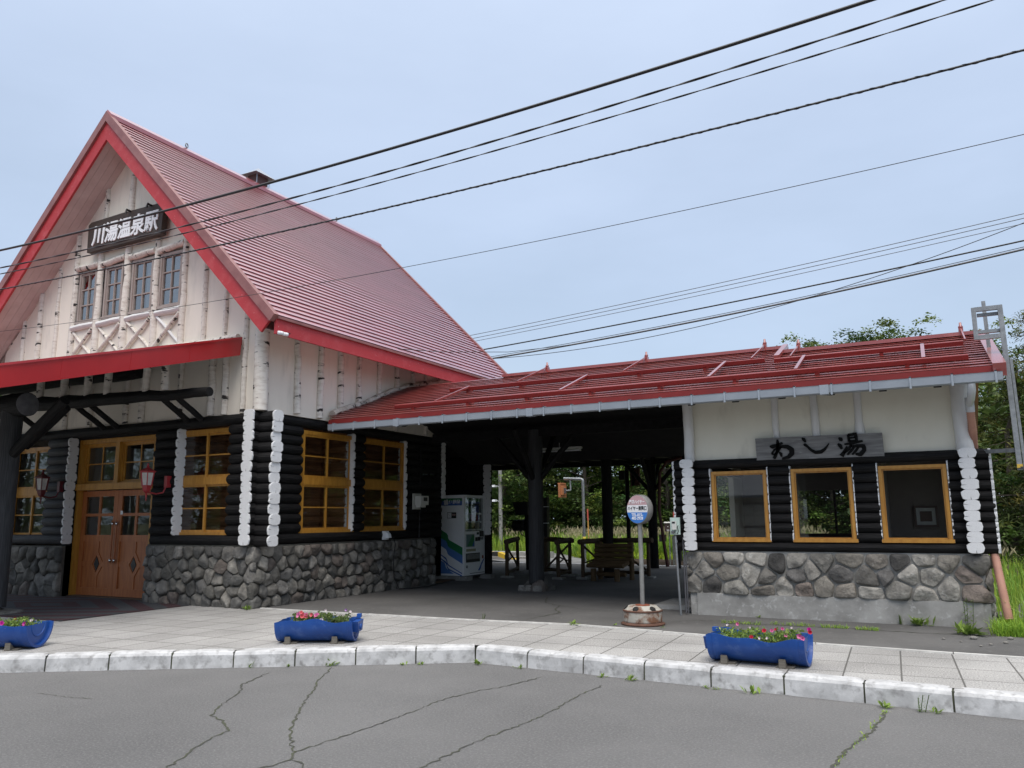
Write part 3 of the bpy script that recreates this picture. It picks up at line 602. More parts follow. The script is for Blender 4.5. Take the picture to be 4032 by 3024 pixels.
# --- lower windows
window(ST, (-11.93, 9.865, 0), (1, 0, 0), (0, -1, 0), 1.47, 1.15, 2.985, yellow_wood, glass, rail=(2.02, 2.15))
window(ST, (-9.885, 10.80, 0), (0, 1, 0), (1, 0, 0), 1.46, 1.165, 2.985, yellow_wood, glass, rail=(2.02, 2.15))
window(ST, (-9.885, 12.50, 0), (0, 1, 0), (1, 0, 0), 1.46, 1.165, 2.985, yellow_wood, glass, rail=(2.02, 2.15))
window(ST, (-16.76, 9.865, 0), (1, 0, 0), (0, -1, 0), 1.30, 1.10, 2.90, yellow_wood, glass, rail=(1.93, 2.07))
window(ST, (-9.80, 14.42, 0), (0, 1, 0), (1, 0, 0), .78, 2.13, 2.97, black_wood, glass, 'grid', rows=2)
# --- entrance: frame, transom lights, two door leaves
b = MB(); X0, X1, Yd = -14.86, -12.54, 10.10
b.box(X0, X0+.11, 9.93, Yd+.02, .0, 3.0); b.box(X1-.11, X1, 9.93, Yd+.02, 0, 3.0); b.box(X0+.11, X1-.11, 9.95, Yd+.02, 2.90, 2.99)
b.box(X0+.06, X1-.06, 9.90, Yd+.02, 2.00, 2.12); b.box(-13.765, -13.655, 9.96, Yd+.02, 2.12, 2.90)
b.build('door_frame', yellow_wood, ST)
for a, c in ((X0+.11, -13.765), (-13.655, X1-.11)): window(ST, (a, 10.03, 0), (1, 0, 0), (0, -1, 0), c-a, 2.12, 2.90, yellow_wood, glass, 'grid', fr=.04, rows=2, dep=.05, name='transom_window')
for k, (a, c) in enumerate(((X0+.11, -13.70), (-13.694, X1-.11))):
    b = MB(); y0, y1 = 10.045, 10.09; W_ = c-a; s = .115
    zt, zm = 1.985, 1.13
    b.box(a, a+s, y0, y1, .02, zt); b.box(c-s, c, y0, y1, .02, zt); b.box(a+s, c-s, y0+.001, y1, zt-.11, zt); b.box(a+s, c-s, y0+.001, y1, .02, .17); b.box(a+s, c-s, y0+.001, y1, zm-.10, zm+.02)
    mx_ = (a+c)/2
    b.box(mx_-.028, mx_+.028, y0+.004, y1-.004, zm+.02, zt-.11); b.box(a+s, c-s, y0+.006, y1-.006, 1.50, 1.555)
    b.box(a+s, c-s, y0+.024, y1-.004, .17, zm-.10)                      # recessed lower panel
    cz = .61
    for sx_ in (-1, 1):                                                # raised rails running to the diamond
        b.prism([(mx_+sx_*.115, y0+.010, cz), (mx_, y0+.010, cz+.16), (mx_, y0+.010, cz+.27), (mx_+sx_*.045, y0+.010, cz+.22), (mx_+sx_*.17, y0+.010, cz+.045), (mx_+sx_*(W_/2-s), y0+.010, cz+.045), (mx_+sx_*(W_/2-s), y0+.010, cz-.045), (mx_+sx_*.17, y0+.010, cz-.045), (mx_+sx_*.045, y0+.010, cz-.22), (mx_, y0+.010, cz-.27), (mx_, y0+.010, cz-.16)], (0, .016, 0))
        b.box(mx_-.045+(.0 if sx_ < 0 else .045), mx_+(.0 if sx_ < 0 else .045), y0+.0105, y0+.026, cz+.22, zm-.10); b.box(mx_-.045+(.0 if sx_ < 0 else .045), mx_+(.0 if sx_ < 0 else .045), y0+.0105, y0+.026, .17, cz-.22)
    d = b.build('door', door_wood, ST)
    g = MB(); g.box(a+s, c-s, y0+.018, y0+.022, zm+.02, zt-.11); g.build('glass_pane', glass, d)
    g = MB(); g.prism([(mx_-.075, y0+.012, cz), (mx_, y0+.012, cz-.13), (mx_+.075, y0+.012, cz), (mx_, y0+.012, cz+.13)], (0, .014, 0)); g.build('diamond_light', dark_pl, d)
    hx = c-.055 if k == 0 else a+.055
    h = MB(); h.tube([(hx, 10.0, .62), (hx, 10.0, 1.42)], .016, 10); d2 = h.build('handle', door_wood, d)
    h = MB()
    for z in (.68, 1.36): h.tube([(hx, 10.0, z), (hx, 10.05, z)], .012, 8); h.lathe([(0, -.03), (.022, -.03), (.022, .03), (0, .03)], (hx, 10.0, z), 10)
    h.build('handle_bracket', chrome, d)
b = MB(); b.box(-13.60, -13.54, 10.038, 10.046, 1.53, 1.60); b.build('keypad', white_pl, ST)
# --- main roof
def slopeR(w_, s, h):                                                  # s from the eave upward on the right-hand slope
    k = 1/math.hypot(1, SL); ex, ez = XE, RZ-(XE-RX)*SL
    return (ex-s*k+h*SL*k, w_, ez+s*SL*k+h*k)
def slopeL(w_, s, h):
    x, y, z = slopeR(w_, s, h); return (2*RX-x, y, z)
LS = (XE-RX)*math.hypot(1, SL)
b = MB()
courses(b, LS-.03, slopeR, .146, .021, .003, .06, YV0+.05, YV1-.05)
b.quad([slopeL(YV0, 0, .012), slopeL(YV1, 0, .012), slopeL(YV1, LS, .012), slopeL(YV0, LS, .012)])
for f in (slopeR,):
    b.hexa([f(YV0+.1, .02, -.10), f(YV1-.1, .02, -.10), f(YV1-.1, LS-.1, -.10), f(YV0+.1, LS-.1, -.10), f(YV0+.1, .02, -.012), f(YV1-.1, .02, -.012), f(YV1-.1, LS-.02, -.012), f(YV0+.1, LS-.02, -.012)])
ROOF = b.build('roof', roof_red, ST)
b = MB()                                                                # ridge cap
b.prism([(RX-.13, YV0-.02, RZ-.10), (RX+.13, YV0-.02, RZ-.10), (RX+.13, YV0-.02, RZ-.02), (RX, YV0-.02, RZ+.10), (RX-.13, YV0-.02, RZ-.02)], (0, YV1-YV0+.04, 0)); b.build('ridge_cap', roof_red, ROOF)
for f in (slopeR, slopeL):                                              # rolled verge edges front and back
    for y0, y1 in ((YV0-.045, YV0+.06), (YV1-.06, YV1+.045)):
        b = MB(); b.hexa([f(y0, -.05, -.10), f(y1, -.05, -.10), f(y1, LS-.1, -.10), f(y0, LS-.1, -.10), f(y0, -.05, .045), f(y1, -.05, .045), f(y1, LS+.045, .045), f(y0, LS+.045, .045)]); b.build('verge_trim', edge_brown, ROOF)
for f in (slopeR, slopeL):                                              # barge boards
    b = MB(); b.hexa([f(YV0, .0, -.36), f(YV0+.045, .0, -.36), f(YV0+.045, LS-.36*SL, -.36), f(YV0, LS-.36*SL, -.36), f(YV0, .0, -.10), f(YV0+.045, .0, -.10), f(YV0+.045, LS-.10*SL, -.10), f(YV0, LS-.10*SL, -.10)]); b.build('barge_board', fascia_red, ROOF)
zt = slopeR(0, .0, 0)[2]
for sx_ in (1, -1):
    xx = lambda x: x if sx_ > 0 else 2*RX-x
    b = MB(); b.hexa([(xx(XE-.03), YV0+.06, zt-.30), (xx(XE+.012), YV0+.06, zt-.30), (xx(XE+.012), YV1-.06, zt-.30), (xx(XE-.03), YV1-.06, zt-.30), (xx(XE-.03), YV0+.06, zt-.055), (xx(XE+.012), YV0+.06, zt-.055), (xx(XE+.012), YV1-.06, zt-.055), (xx(XE-.03), YV1-.06, zt-.055)]); b.build('eave_fascia', fascia_red, ROOF)
b = MB(); b.box(XE-.03, XE+.05, YV0+.06, YV1-.06, zt-.055, zt-.012); b.build('eave_trim', edge_brown, ROOF)
for f in (slopeR, slopeL):                                              # soffit boards
    b = MB()
    for k in range(4):
        y0 = YV0+.046+k*.155; b.hexa([f(y0, .03, -.31), f(y0+.151, .03, -.31), f(y0+.151, LS-.31*SL, -.31), f(y0, LS-.31*SL, -.31), f(y0, .03, -.29), f(y0+.151, .03, -.29), f(y0+.151, LS-.29*SL, -.29), f(y0, LS-.29*SL, -.29)])
    b.hexa([f(9.76, .03, -.31), f(17.6, .03, -.31), f(17.6, 1.4, -.31), f(9.76, 1.4, -.31), f(9.76, .03, -.29), f(17.6, .03, -.29), f(17.6, 1.4, -.29), f(9.76, 1.4, -.29)]); b.build('soffit_boards', soffit, ROOF)
for f in (slopeR, slopeL): b = MB(); b.hexa([f(9.8, .9, -.28), f(17.4, .9, -.28), f(17.4, LS-.5, -.28), f(9.8, LS-.5, -.28), f(9.8, .9, -.13), f(17.4, .9, -.13), f(17.4, LS-.5, -.13), f(9.8, LS-.5, -.13)]); b.build('roof_deck', dark_soffit, ROOF)
# --- chimney
cx, cy, cz = -13.80, 13.25, 8.97
b = MB(); b.box(cx-.20, cx+.20, cy-.24, cy+.40, cz-.2, cz+.27); ch = b.build('chimney', concrete, ST)
b = MB(); b.box(cx-.14, cx+.14, cy-.18, cy+.18, cz+.27, cz+.60); b.build('flue', M('brown_flue', (.10, .045, .04), rough=.6), ch)
b = MB()
for i in (-1, 1):
    for j in (-1, 1): b.tube([(cx+.17*i, cy+.2*j, cz+.26), (cx+.17*i, cy+.2*j, cz+.60)], .010, 6)
b.add([(cx-.26, cy-.32, cz+.58), (cx+.26, cy-.32, cz+.58), (cx+.26, cy+.32, cz+.58), (cx-.26, cy+.32, cz+.58), (cx, cy, cz+.82)], [(0, 1, 4), (1, 2, 4), (2, 3, 4), (3, 0, 4), (3, 2, 1, 0)])
b.build('chimney_cap', M('pale_metal', (.36, .39, .44), rough=.35, metal=.4), ch)
b = MB()
for y in (11.0, 15.9): b.lathe([(.045+.012*math.cos(a), .012*math.sin(a)) for a in [2*math.pi*k/8 for k in range(9)]], (RX, y, RZ+.16), 12, axis=(1, .3, 0))
b.build('ridge_hook', galv, ROOF)
# --- eave insulators with the drop wire
b = MB()
for k in (0, .11): b.lathe([(0, -.045), (.028, -.045), (.034, -.01), (.022, 0), (.034, .01), (.028, .045), (0, .045)], (XE+.05, YV0+.12+k, 4.34), 10, axis=(.3, 1, 0))
b.build('insulator', white_pl, ST)

# ================================================================== porch: lean-to roof, beams, post
PZ = lambda y: 4.47-.285*(9.72-y)                                       # top of the porch roof
PX0, PX1, PY0 = -17.6, -10.36, 5.0
b = MB()
b.hexa([(PX0, PY0, PZ(PY0)-.10), (PX1-.04, PY0, PZ(PY0)-.10), (PX1-.04, 9.80, PZ(9.8)-.10), (PX0, 9.80, PZ(9.8)-.10), (PX0, PY0, PZ(PY0)), (PX1-.04, PY0, PZ(PY0)), (PX1-.04, 9.80, PZ(9.8)), (PX0, 9.80, PZ(9.8))])
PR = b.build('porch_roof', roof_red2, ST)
b = MB()                                                                # panelled side fascia, each panel lapping the next
n = 9; dy = (9.70-PY0)/n
for k in range(n):
    y0, y1 = PY0+k*dy, PY0+(k+1)*dy; o = .004*(k % 2); a = lambda y, dz, dx: (PX1+dx, y, PZ(y)+dz)
    b.hexa([a(y0, -.275, .02+o), a(y1+.012, -.275, .02+o), a(y1+.012, -.275, -.02), a(y0, -.275, -.02), a(y0, .015, .045+o), a(y1+.012, .015, .045+o), a(y1+.012, .015, -.02), a(y0, .015, -.02)])
b.hexa([(PX1-.05, PY0, PZ(PY0)+.012), (PX1+.065, PY0, PZ(PY0)+.012), (PX1+.065, 9.70, PZ(9.7)+.012), (PX1-.05, 9.70, PZ(9.7)+.012), (PX1-.05, PY0, PZ(PY0)+.045), (PX1+.065, PY0, PZ(PY0)+.045), (PX1+.065, 9.70, PZ(9.7)+.045), (PX1-.05, 9.70, PZ(9.7)+.045)])
b.build('porch_fascia', fascia_bright, PR)
b = MB()
for k in range(23):
    x = PX0+.02+k*.305; b.hexa([(x, PY0, PZ(PY0)-.13), (x+.30, PY0, PZ(PY0)-.13), (x+.30, 9.79, PZ(9.79)-.13), (x, 9.79, PZ(9.79)-.13), (x, PY0, PZ(PY0)-.105), (x+.30, PY0, PZ(PY0)-.105), (x+.30, 9.79, PZ(9.79)-.105), (x, 9.79, PZ(9.79)-.105)])
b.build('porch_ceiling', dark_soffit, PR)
def blog(p, q, r, r2=None, name='log_beam', mat=black_log, amp=.02, n=14):
    b = MB(); L = (V(q)-V(p)).length; K = max(3, int(L/.35)); P = wav(p, q, K, amp); r2 = r2 or r
    b.tube(P, [r+(r2-r)*k/K for k in range(K+1)], n, 0, wob=.05, u0=R.uniform(0, 9)); return b.build(name, mat, ST)
blog((-17.5, 9.02, 3.66), (-10.22, 9.0, 3.455), .175, .075, amp=.018)
blog((-17.5, 9.35, 4.10), (-12.4, 9.35, 4.03), .13, .11)
blog((-17.5, 7.6, 3.27), (-12.74, 7.6, 3.265), .195, .19, amp=.008, n=20)
b = MB(); b.lathe([(.185, 0), (.176, .006), (0, .008)], (-12.738, 7.6, 3.265), 22, axis=(1, 0, 0)); b.build('log_beam_end', M('grey_sawn_end', (.13, .13, .14), (.09, .09, .10), rough=.7, scale=10), ST)
for x0 in (-11.15, -11.50, -13.37, -13.76, -15.58): blog((x0, 9.68, 3.13), (x0-.04, 9.08, 3.52), .052, .05, 'knee_brace', amp=.008, n=10)
for x, t in ((-11.27, 4.12), (-11.73, 4.12), (-12.75, 4.12), (-13.3, 4.12), (-14.0, 4.12), (-14.7, 4.12)): birchpole((x, 8.98, 3.53+(-10.2-x)*.028), (x, 8.98, t), .066, name='birch_stub', n=12)
for x, r in ((-11.05, .07), (-10.72, .06), (-11.85, .05), (-12.85, .065), (-13.3, .05), (-14.35, .055), (-15.1, .05)): birchpole((x, 9.77, 3.2), (x, 9.77, 4.4), r)
b = MB(); P = wav((-13.13, 7.6, .10), (-13.13, 7.6, 3.2), 9, .008); b.tube(P, .165, 18, 0, wob=.05, u0=.3); b.build('porch_post', grey_log, ST)
b = MB(); b.tube(wav((-16.95, 7.6, .0), (-16.95, 7.6, 3.1), 9, .008), .165, 18, 0, wob=.05, u0=.7); b.build('porch_post', grey_log, ST)
blog((-13.08, 7.6, 2.44), (-11.88, 7.66, 3.27), .082, .078, 'porch_brace', amp=.01); blog((-13.1, 7.85, 2.62), (-12.25, 7.95, 3.22), .06, .06, 'porch_brace', amp=.01)
b = MB(); stones(b, -13.45, -12.75, 7.28, 7.92, .5, lambda u, v, d: (u, v, .02+d*2.2), random.Random(5), bulge=.06); b.build('post_footing', stone, ST)
# ================================================================== foot-bath annex with the covered passage
AN = thing('foot_bath_annex', 'low annex with three honey framed windows and a long red roof over an open passage', 'annex', (-3.2, 13.6, 0))
YA, AZ = 11.87, [.965+.1325*i for i in range(10)]
rs2 = random.Random(8)
LT = [(1.0, 1.0, .98), (1.45, 1.43, 1.40), (.70, .69, .68), (.32, .32, .33), (1.1, 1.06, 1.0), (1.6, 1.59, 1.56), (.95, .90, .85), (.55, .55, .57), (.85, .74, .70), (1.15, 1.14, 1.12)]
b = MB(); stones(b, -3.34, .56, .29, .895, .295, lambda u, v, d: (u, YA-.02-d, v), rs2, gap=.010, bulge=.08, tones=LT, squash=.80)
stones(b, 11.86, 15.4, .02, .895, .29, lambda u, v, d: (-3.30-d, u, v), rs2, gap=.02, tones=LT, squash=.8); stones(b, 11.86, 15.4, .02, .895, .29, lambda u, v, d: (.50+d, u, v), rs2, gap=.02, tones=LT)
b.build('stone_base', stone, AN)
b = MB(); b.box(-3.29, .48, YA+.0, 15.4, .02, .90); b.build('mortar_core', M('pale_mortar', (.36, .355, .34), (.24, .235, .22), rough=.95, scale=5, bump=.5, bs=60), AN)
b = MB()                                                               # rough plinth
nx = 30
top = [(-3.18+3.60*k/nx, .302+R.uniform(-.007, .007)) for k in range(nx+1)]
vs = []
for x, z in top: vs += [(x, YA-.055+R.uniform(-.005, .005), -.02), (x, YA-.045+R.uniform(-.005, .005), z), (x, YA+.02, z+.012)]
b.add(vs, [(3*k+i, 3*k+3+i, 3*k+4+i, 3*k+1+i) for k in range(nx) for i in range(2)]+[(0, 1, 2), (3*nx+2, 3*nx+1, 3*nx)])
b.box(.42, .50, YA-.03, 15.4, -.02, .29); b.box(-3.28, -3.18, YA-.03, 14.5, -.02, .16)
b.build('plinth', concrete, AN)
b = MB(); ax = YA+.03; r, sq = .088, .80
WINS = [(-2.90, .79), (-1.775, .795), (-.65, .81)]
segs = [(-3.47, -2.91), (-2.10, -1.785), (-.972, -.66), (.168, .67)]
for i, z in enumerate(AZ):
    if i in (0, 9): hlog(b, (-3.47, ax, z), (.67+R.uniform(-.01, .01), ax, z), r, sq)
    else:
        for a, c in segs: hlog(b, (a, ax, z), (c, ax, z), r, sq, seg=.3)
        for a, c in segs:
            if c < .2: log_end(AN, (c-.004, ax, z), (1, 0, 0), r*.9, r*.80, .5)
            if a > -3: log_end(AN, (a+.004, ax, z), (-1, 0, 0), r*.9, r*.80, .5)
    log_end(AN, (.665, ax, z), (1, 0, 0), r*.96, r*.8); log_end(AN, (-3.467, ax, z), (-1, 0, 0), r*.96, r*.8)
    for x in (-3.215, .405):
        hlog(b, (x, YA-.16, z+.0), (x, 15.3 if i in (0, 9) else (12.7 if x > 0 and i > 1 else 13.2), z), r, sq, seg=.8); log_end(AN, (x, YA-.163, z+.012), (0, -1, 0), r*R.uniform(1.02, 1.16), r*.80)
b.build('log_wall', black_log, AN)
for x, w_ in WINS: window(AN, (x, YA-.028, 0), (1, 0, 0), (0, -1, 0), w_, 1.045, 2.045, yellow_wood, glass, 'single', fr=.042, dep=.07)
b = MB(); b.box(-3.26, .44, YA+.05, YA+.14, 2.17, 3.25); b.box(.36, .45, YA+.14, 12.8, .9, 3.30); b.box(.36, .45, 12.8, 14.6, .9, 1.05); b.box(.36, .45, 12.8, 14.6, 2.15, 3.30); b.box(.36, .45, 14.6, 15.4, .9, 3.0); b.box(-3.27, -3.18, YA+.14, 12.6, .9, 3.3); b.box(-3.27, -3.18, 12.6, 15.4, 2.3, 3.0); b.box(-3.27, -3.18, 14.6, 15.4, .9, 2.3)  # right wall gap is an unseen opening added to let light into the room
b.prism([(.44, YA+.3, 3.1), (.44, 15.4, 3.0), (.44, 13.4, 3.72)], (-.08, 0, 0)); b.build('plaster_wall', plaster2, AN)
b = MB()
for x, wob_ in ((-1.94, .05), (-1.40, .055), (-.83, .052)):
    b = MB(); P = wav((x, YA+.045, 2.2), (x-.015, YA+.045, 3.15), 6, .006); b.tube(P, [wob_+(.018 if (k == 2 and x > -1) else 0)+R.uniform(-.003, .003) for k in range(7)], 10, 0, wob=.04); b.build('birch_post', birch_w, AN)
for x, r_ in ((-3.21, .075), (.40, .105)):
    b = MB(); b.tube(wav((x, YA+.0, 2.16), (x-.01, YA+.0, 3.15), 5, .008), r_, 12, 0, wob=.04); b.build('corner_post', birch_w, AN)
# interior of the foot-bath room
b = MB(); b.box(-3.2, .4, YA+.14, 15.4, 2.75, 2.80); b.box(-3.2, .4, 12.1, 15.4, .28, .30); b.box(-3.2, -2.2, 15.3, 15.4, .3, 2.8); b.box(-1.28, .4, 15.3, 15.4, .3, 2.8); b.box(-2.2, -1.28, 15.3, 15.4, .3, 1.06); b.box(-2.2, -1.28, 15.3, 15.4, 1.84, 2.8)
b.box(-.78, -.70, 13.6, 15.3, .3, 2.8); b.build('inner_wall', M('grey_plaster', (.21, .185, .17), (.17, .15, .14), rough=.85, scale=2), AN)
b = MB(); b.box(-1.60, -1.565, 15.31, 15.36, 1.06, 1.84); b.box(-2.2, -1.28, 15.29, 15.33, 1.03, 1.08); b.build('back_window_frame', black_wood, AN)
b = MB(); b.box(-1.80, -1.52, 15.27, 15.29, .985, 1.025); b.build('notice_strip', M('notice_red', (.30, .03, .05), rough=.6), AN)
fp = thing('framed_picture', 'small framed picture on the grey wall inside the annex behind the right window', 'picture', (-.12, 15.25, 1.36))
b = MB(); b.box(-.34, .02, 15.24, 15.29, 1.19, 1.225); b.box(-.34, .02, 15.24, 15.29, 1.505, 1.54); b.box(-.34, -.305, 15.24, 15.29, 1.225, 1.505); b.box(-.015, .02, 15.24, 15.29, 1.225, 1.505); b.build('frame', M('dark_frame', (.09, .06, .05), rough=.6), fp)
b = MB(); b.box(-.305, -.015, 15.262, 15.272, 1.225, 1.505); b.build('mount', M('pale_mount', (.50, .52, .50), rough=.8), fp); b = MB(); b.box(-.25, -.07, 15.255, 15.262, 1.28, 1.45); b.build('picture', M('brown_print', (.09, .06, .05), rough=.6), fp)
# --- roof of passage and annex
EY, EZ, TS = 11.0, 3.14, .364
kk = 1/math.hypot(1, TS)
def aslope(w_, s, h): return (w_, EY+s*kk-h*TS*kk, EZ+s*TS*kk+h*kk)
YR1, YR2 = 13.80, 13.36; L1, L2 = (YR1-EY)/kk, (YR2-EY)/kk; XS = -2.02; XR = .80
b = MB()
courses(b, L1, aslope, .172, .017, .004, .05, lambda s: -9.43-.385*min(1, max(0, s-.05)/.35), XS); courses(b, L2, aslope, .172, .017, .004, .05, XS, XR-.03)
b.hexa([aslope(-9.42, .02, -.09), aslope(XS, .02, -.09), aslope(XS, L1, -.09), aslope(-9.815, L1, -.09), aslope(-9.42, .02, -.004), aslope(XS, .02, -.004), aslope(XS, L1, -.004), aslope(-9.815, L1, -.004)])
b.hexa([aslope(XS, .02, -.09), aslope(XR-.03, .02, -.09), aslope(XR-.03, L2, -.09), aslope(XS, L2, -.09), aslope(XS, .02, -.004), aslope(XR-.03, .02, -.004), aslope(XR-.03, L2, -.004), aslope(XS, L2, -.004)])
def zrid(yr): return EZ+(yr-EY)*TS
for x0, x1, yr in ((-9.815, XS, YR1), (XS, XR-.03, YR2)):                # rear slope
    zz = zrid(yr); b.hexa([(x0, yr, zz-.09), (x1, yr, zz-.09), (x1, 16.6, zz-.09-(16.6-yr)*TS), (x0, 16.6, zz-.09-(16.6-yr)*TS), (x0, yr, zz), (x1, yr, zz), (x1, 16.6, zz-(16.6-yr)*TS), (x0, 16.6, zz-(16.6-yr)*TS)])
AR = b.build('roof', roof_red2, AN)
b = MB()
b.box(-7.4, XS+.04, YR1-.09, YR1+.09, zrid(YR1)+.0, zrid(YR1)+.055); b.box(XS+.04, XR, YR2-.09, YR2+.09, zrid(YR2)+.0, zrid(YR2)+.055)
b.hexa([aslope(XS-.03, 1.9, .03), aslope(XS+.05, 1.9, .03), aslope(XS+.05, L1, .03), aslope(XS-.03, L1, .03), aslope(XS-.03, 1.9, .09), aslope(XS+.05, 1.9, .09), aslope(XS+.05, L1, .09), aslope(XS-.03, L1, .09)])
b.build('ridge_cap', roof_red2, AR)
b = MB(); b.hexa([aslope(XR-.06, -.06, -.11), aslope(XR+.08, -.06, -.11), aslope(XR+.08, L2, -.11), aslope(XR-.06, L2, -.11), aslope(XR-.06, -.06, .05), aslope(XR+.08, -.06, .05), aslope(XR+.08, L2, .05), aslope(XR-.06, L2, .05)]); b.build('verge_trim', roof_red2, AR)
b = MB(); b.box(-9.45, XR, EY-.01, EY+.02, EZ-.13, EZ+.010); b.build('eave_fascia', eave_red, AR)
b = MB()                                                               # dark boarding under the passage roof, rafters
b.hexa([aslope(-9.4, .03, -.13), aslope(XR-.1, .03, -.13), aslope(XR-.1, L2, -.13), aslope(-9.81, L2, -.13), aslope(-9.4, .03, -.10), aslope(XR-.1, .03, -.10), aslope(XR-.1, L2, -.10), aslope(-9.81, L2, -.10)])
for k in range(16):
    x = -9.2+k*.62; b.hexa([aslope(x, .05, -.22), aslope(x+.09, .05, -.22), aslope(x+.09, L2, -.22), aslope(x, L2, -.22), aslope(x, .05, -.135), aslope(x+.09, .05, -.135), aslope(x+.09, L2, -.135), aslope(x, L2, -.135)])
zz = zrid(YR2); b.hexa([(-9.81, YR2+.02, zz-.16), (XR-.1, YR2+.02, zz-.16), (XR-.1, 16.6, zz-.16-(16.6-YR2)*TS), (-9.81, 16.6, zz-.16-(16.6-YR2)*TS), (-9.81, YR2+.02, zz-.13), (XR-.1, YR2+.02, zz-.13), (XR-.1, 16.6, zz-.13-(16.6-YR2)*TS), (-9.81, 16.6, zz-.13-(16.6-YR2)*TS)])
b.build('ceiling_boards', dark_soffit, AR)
b = MB(); b.box(-22, -3.6, 16.3, 22.7, 3.06, 3.12); b.box(-22, -3.6, 22.5, 22.7, 2.98, 3.06)
for k in range(28): b.box(-21.6+k*.66, -21.5+k*.66, 16.4, 22.5, 2.98, 3.06)
b.box(-11.2, -3.3, 16.2, 16.45, 2.86, 3.10)
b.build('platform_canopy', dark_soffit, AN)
# gutter with straps
b = MB(); gx0, gx1 = -9.37, .83; ym = EY-.065
prof = [(.058, .11), (.060, .045), (.045, .008), (.02, 0), (-.035, .0), (-.052, .012), (-.060, .105), (-.066, .112), (-.054, .112), (-.05, .02), (.05, .02), (.052, .11)]
pts = [(ym+y, 2.945+z) for y, z in prof]
b.prism([(gx0, y, z) for y, z in pts], (gx1-gx0, 0, 0))
GU = b.build('gutter', gutter_grey, AN)
for k in range(23):
    x = gx0+.12+k*.455; b = MB()
    b.box(x-.012, x+.012, ym-.068, ym-.058, 2.925, 3.075); b.box(x-.012, x+.012, ym-.068, EY, 3.062, 3.074); b.build('gutter_strap', gutter_grey, GU)
for x in (-5.4, -1.15, -7.9): b = MB(); b.box(x-.055, x+.055, ym-.066, ym-.05, 2.945, 3.06); b.box(x-.055, x+.055, ym-.066, ym+.05, 2.936, 2.944); b.build('gutter_joint', gutter_grey, GU)
b = MB(); b.tube([(.50, ym, 2.95), (.50, ym+.03, 2.86), (.495, ym+.30, 2.80), (.49, ym+.62, 2.78)], .045, 12); b.tube([(.49, YA-.28, 2.86), (.49, YA-.24, 2.68)], .052, 12); b.build('downspout_elbow', M('clear_grey_pipe', (.55, .57, .60), rough=.3), GU)
b = MB(); hp = [(.49, YA-.25, 2.72), (.50, YA-.10, 2.45), (.50, YA+.16, 2.15), (.55, YA+.2, 1.5), (.60, YA+.05, .95), (.63, YA-.12, .55), (.67, YA-.22, .12)]
P = []; rr = []
for (p, q) in zip(hp, hp[1:]):
    p, q = V(p), V(q); n = int((q-p).length/.0125)
    for k in range(n): P.append(p.lerp(q, k/n)); rr.append(.052 if len(P) % 2 else .043)
b.tube(P, rr, 12); b.build('corrugated_hose', M('faded_terracotta_hose', (.52, .27, .19), (.40, .20, .15), rough=.6, scale=4), GU)
# snow guards and their struts
def guard(x0, x1, y, joint=None):
    s = (y-EY)/kk; b = MB()
    b.hexa([aslope(x0, s, .045), aslope(x1, s, .045), aslope(x1, s+.012, .045), aslope(x0, s+.012, .045), aslope(x0, s, .098), aslope(x1, s, .098), aslope(x1, s+.012, .098), aslope(x0, s+.012, .098)])
    b.hexa([aslope(x0, s, .098), aslope(x1, s, .098), aslope(x1, s+.07, .098), aslope(x0, s+.07, .098), aslope(x0, s, .105), aslope(x1, s, .105), aslope(x1, s+.07, .105), aslope(x0, s+.07, .105)])
    x = x0+.35
    while x < x1: b.hexa([aslope(x, s+.0, .0), aslope(x+.05, s, .0), aslope(x+.05, s+.2, .0), aslope(x, s+.2, .0), aslope(x, s, .06), aslope(x+.05, s, .06), aslope(x+.05, s+.2, .045), aslope(x, s+.2, .045)]); x += 1.1
    b.build('snow_guard', eave_red, AR)
guard(-8.25, .52, 11.33); guard(-7.85, -2.14, 12.50); guard(-1.98, .52, 12.36)
def strut(x, y0, y1, w_=.045, h=.10):
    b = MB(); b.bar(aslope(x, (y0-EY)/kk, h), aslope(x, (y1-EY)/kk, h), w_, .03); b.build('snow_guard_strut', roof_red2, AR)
for x in (-7.45, -5.1, -2.75): strut(x, 11.40, 12.55)
for x, y in ((-1.55, 12.42), (.02, 12.42)): strut(x, 11.40, y)
for x, yr, y in ((-6.45, YR1, 12.56), (-4.45, YR1, 12.56), (-2.35, YR1, 12.56), (-1.75, YR2, 12.42), (.55, YR2, 12.42)):
    strut(x, y, yr, .018, .11)
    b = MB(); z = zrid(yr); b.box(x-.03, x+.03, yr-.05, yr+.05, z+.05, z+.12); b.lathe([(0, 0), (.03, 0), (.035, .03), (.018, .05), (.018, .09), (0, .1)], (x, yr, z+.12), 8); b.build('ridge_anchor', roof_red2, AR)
# passage posts with forked braces
def ppost(x, y, r, base=False, forks=True, lean=0):
    b = MB(); b.tube(wav((x, y, .0 if not base else .14), (x+lean, y, 3.15), 8, .006), r, 16, 0, wob=.09, u0=R.uniform(0, 5)); b.build('passage_post', grey_log if base else black_log, AN)
    if forks:
        for dx, dy in ((-.95, 0), (.95, 0), (0, .9), (0, -.9)):
            b = MB(); b.tube(wav((x+dx*.1, y+dy*.1, 2.15), (x+dx, y+dy, 3.1), 4, .012), .058, 9, 0); b.build('forked_brace', black_log, AN)
ppost(-7.08, 14.5, .15, True); ppost(-6.94, 18.1, .128, False, False); ppost(-7.02, 21.8, .125); ppost(-6.35, 21.9, .05, False, False)
for bb in ((-9.5, -3.3, 14.42, 14.58, 3.02, 3.2), (-9.5, -3.3, 18.0, 18.15, 2.85, 3.0), (-14, -3.6, 21.72, 21.88, 2.86, 3.0)): b = MB(); b.box(*bb); b.build('cross_beam', black_wood, AN)
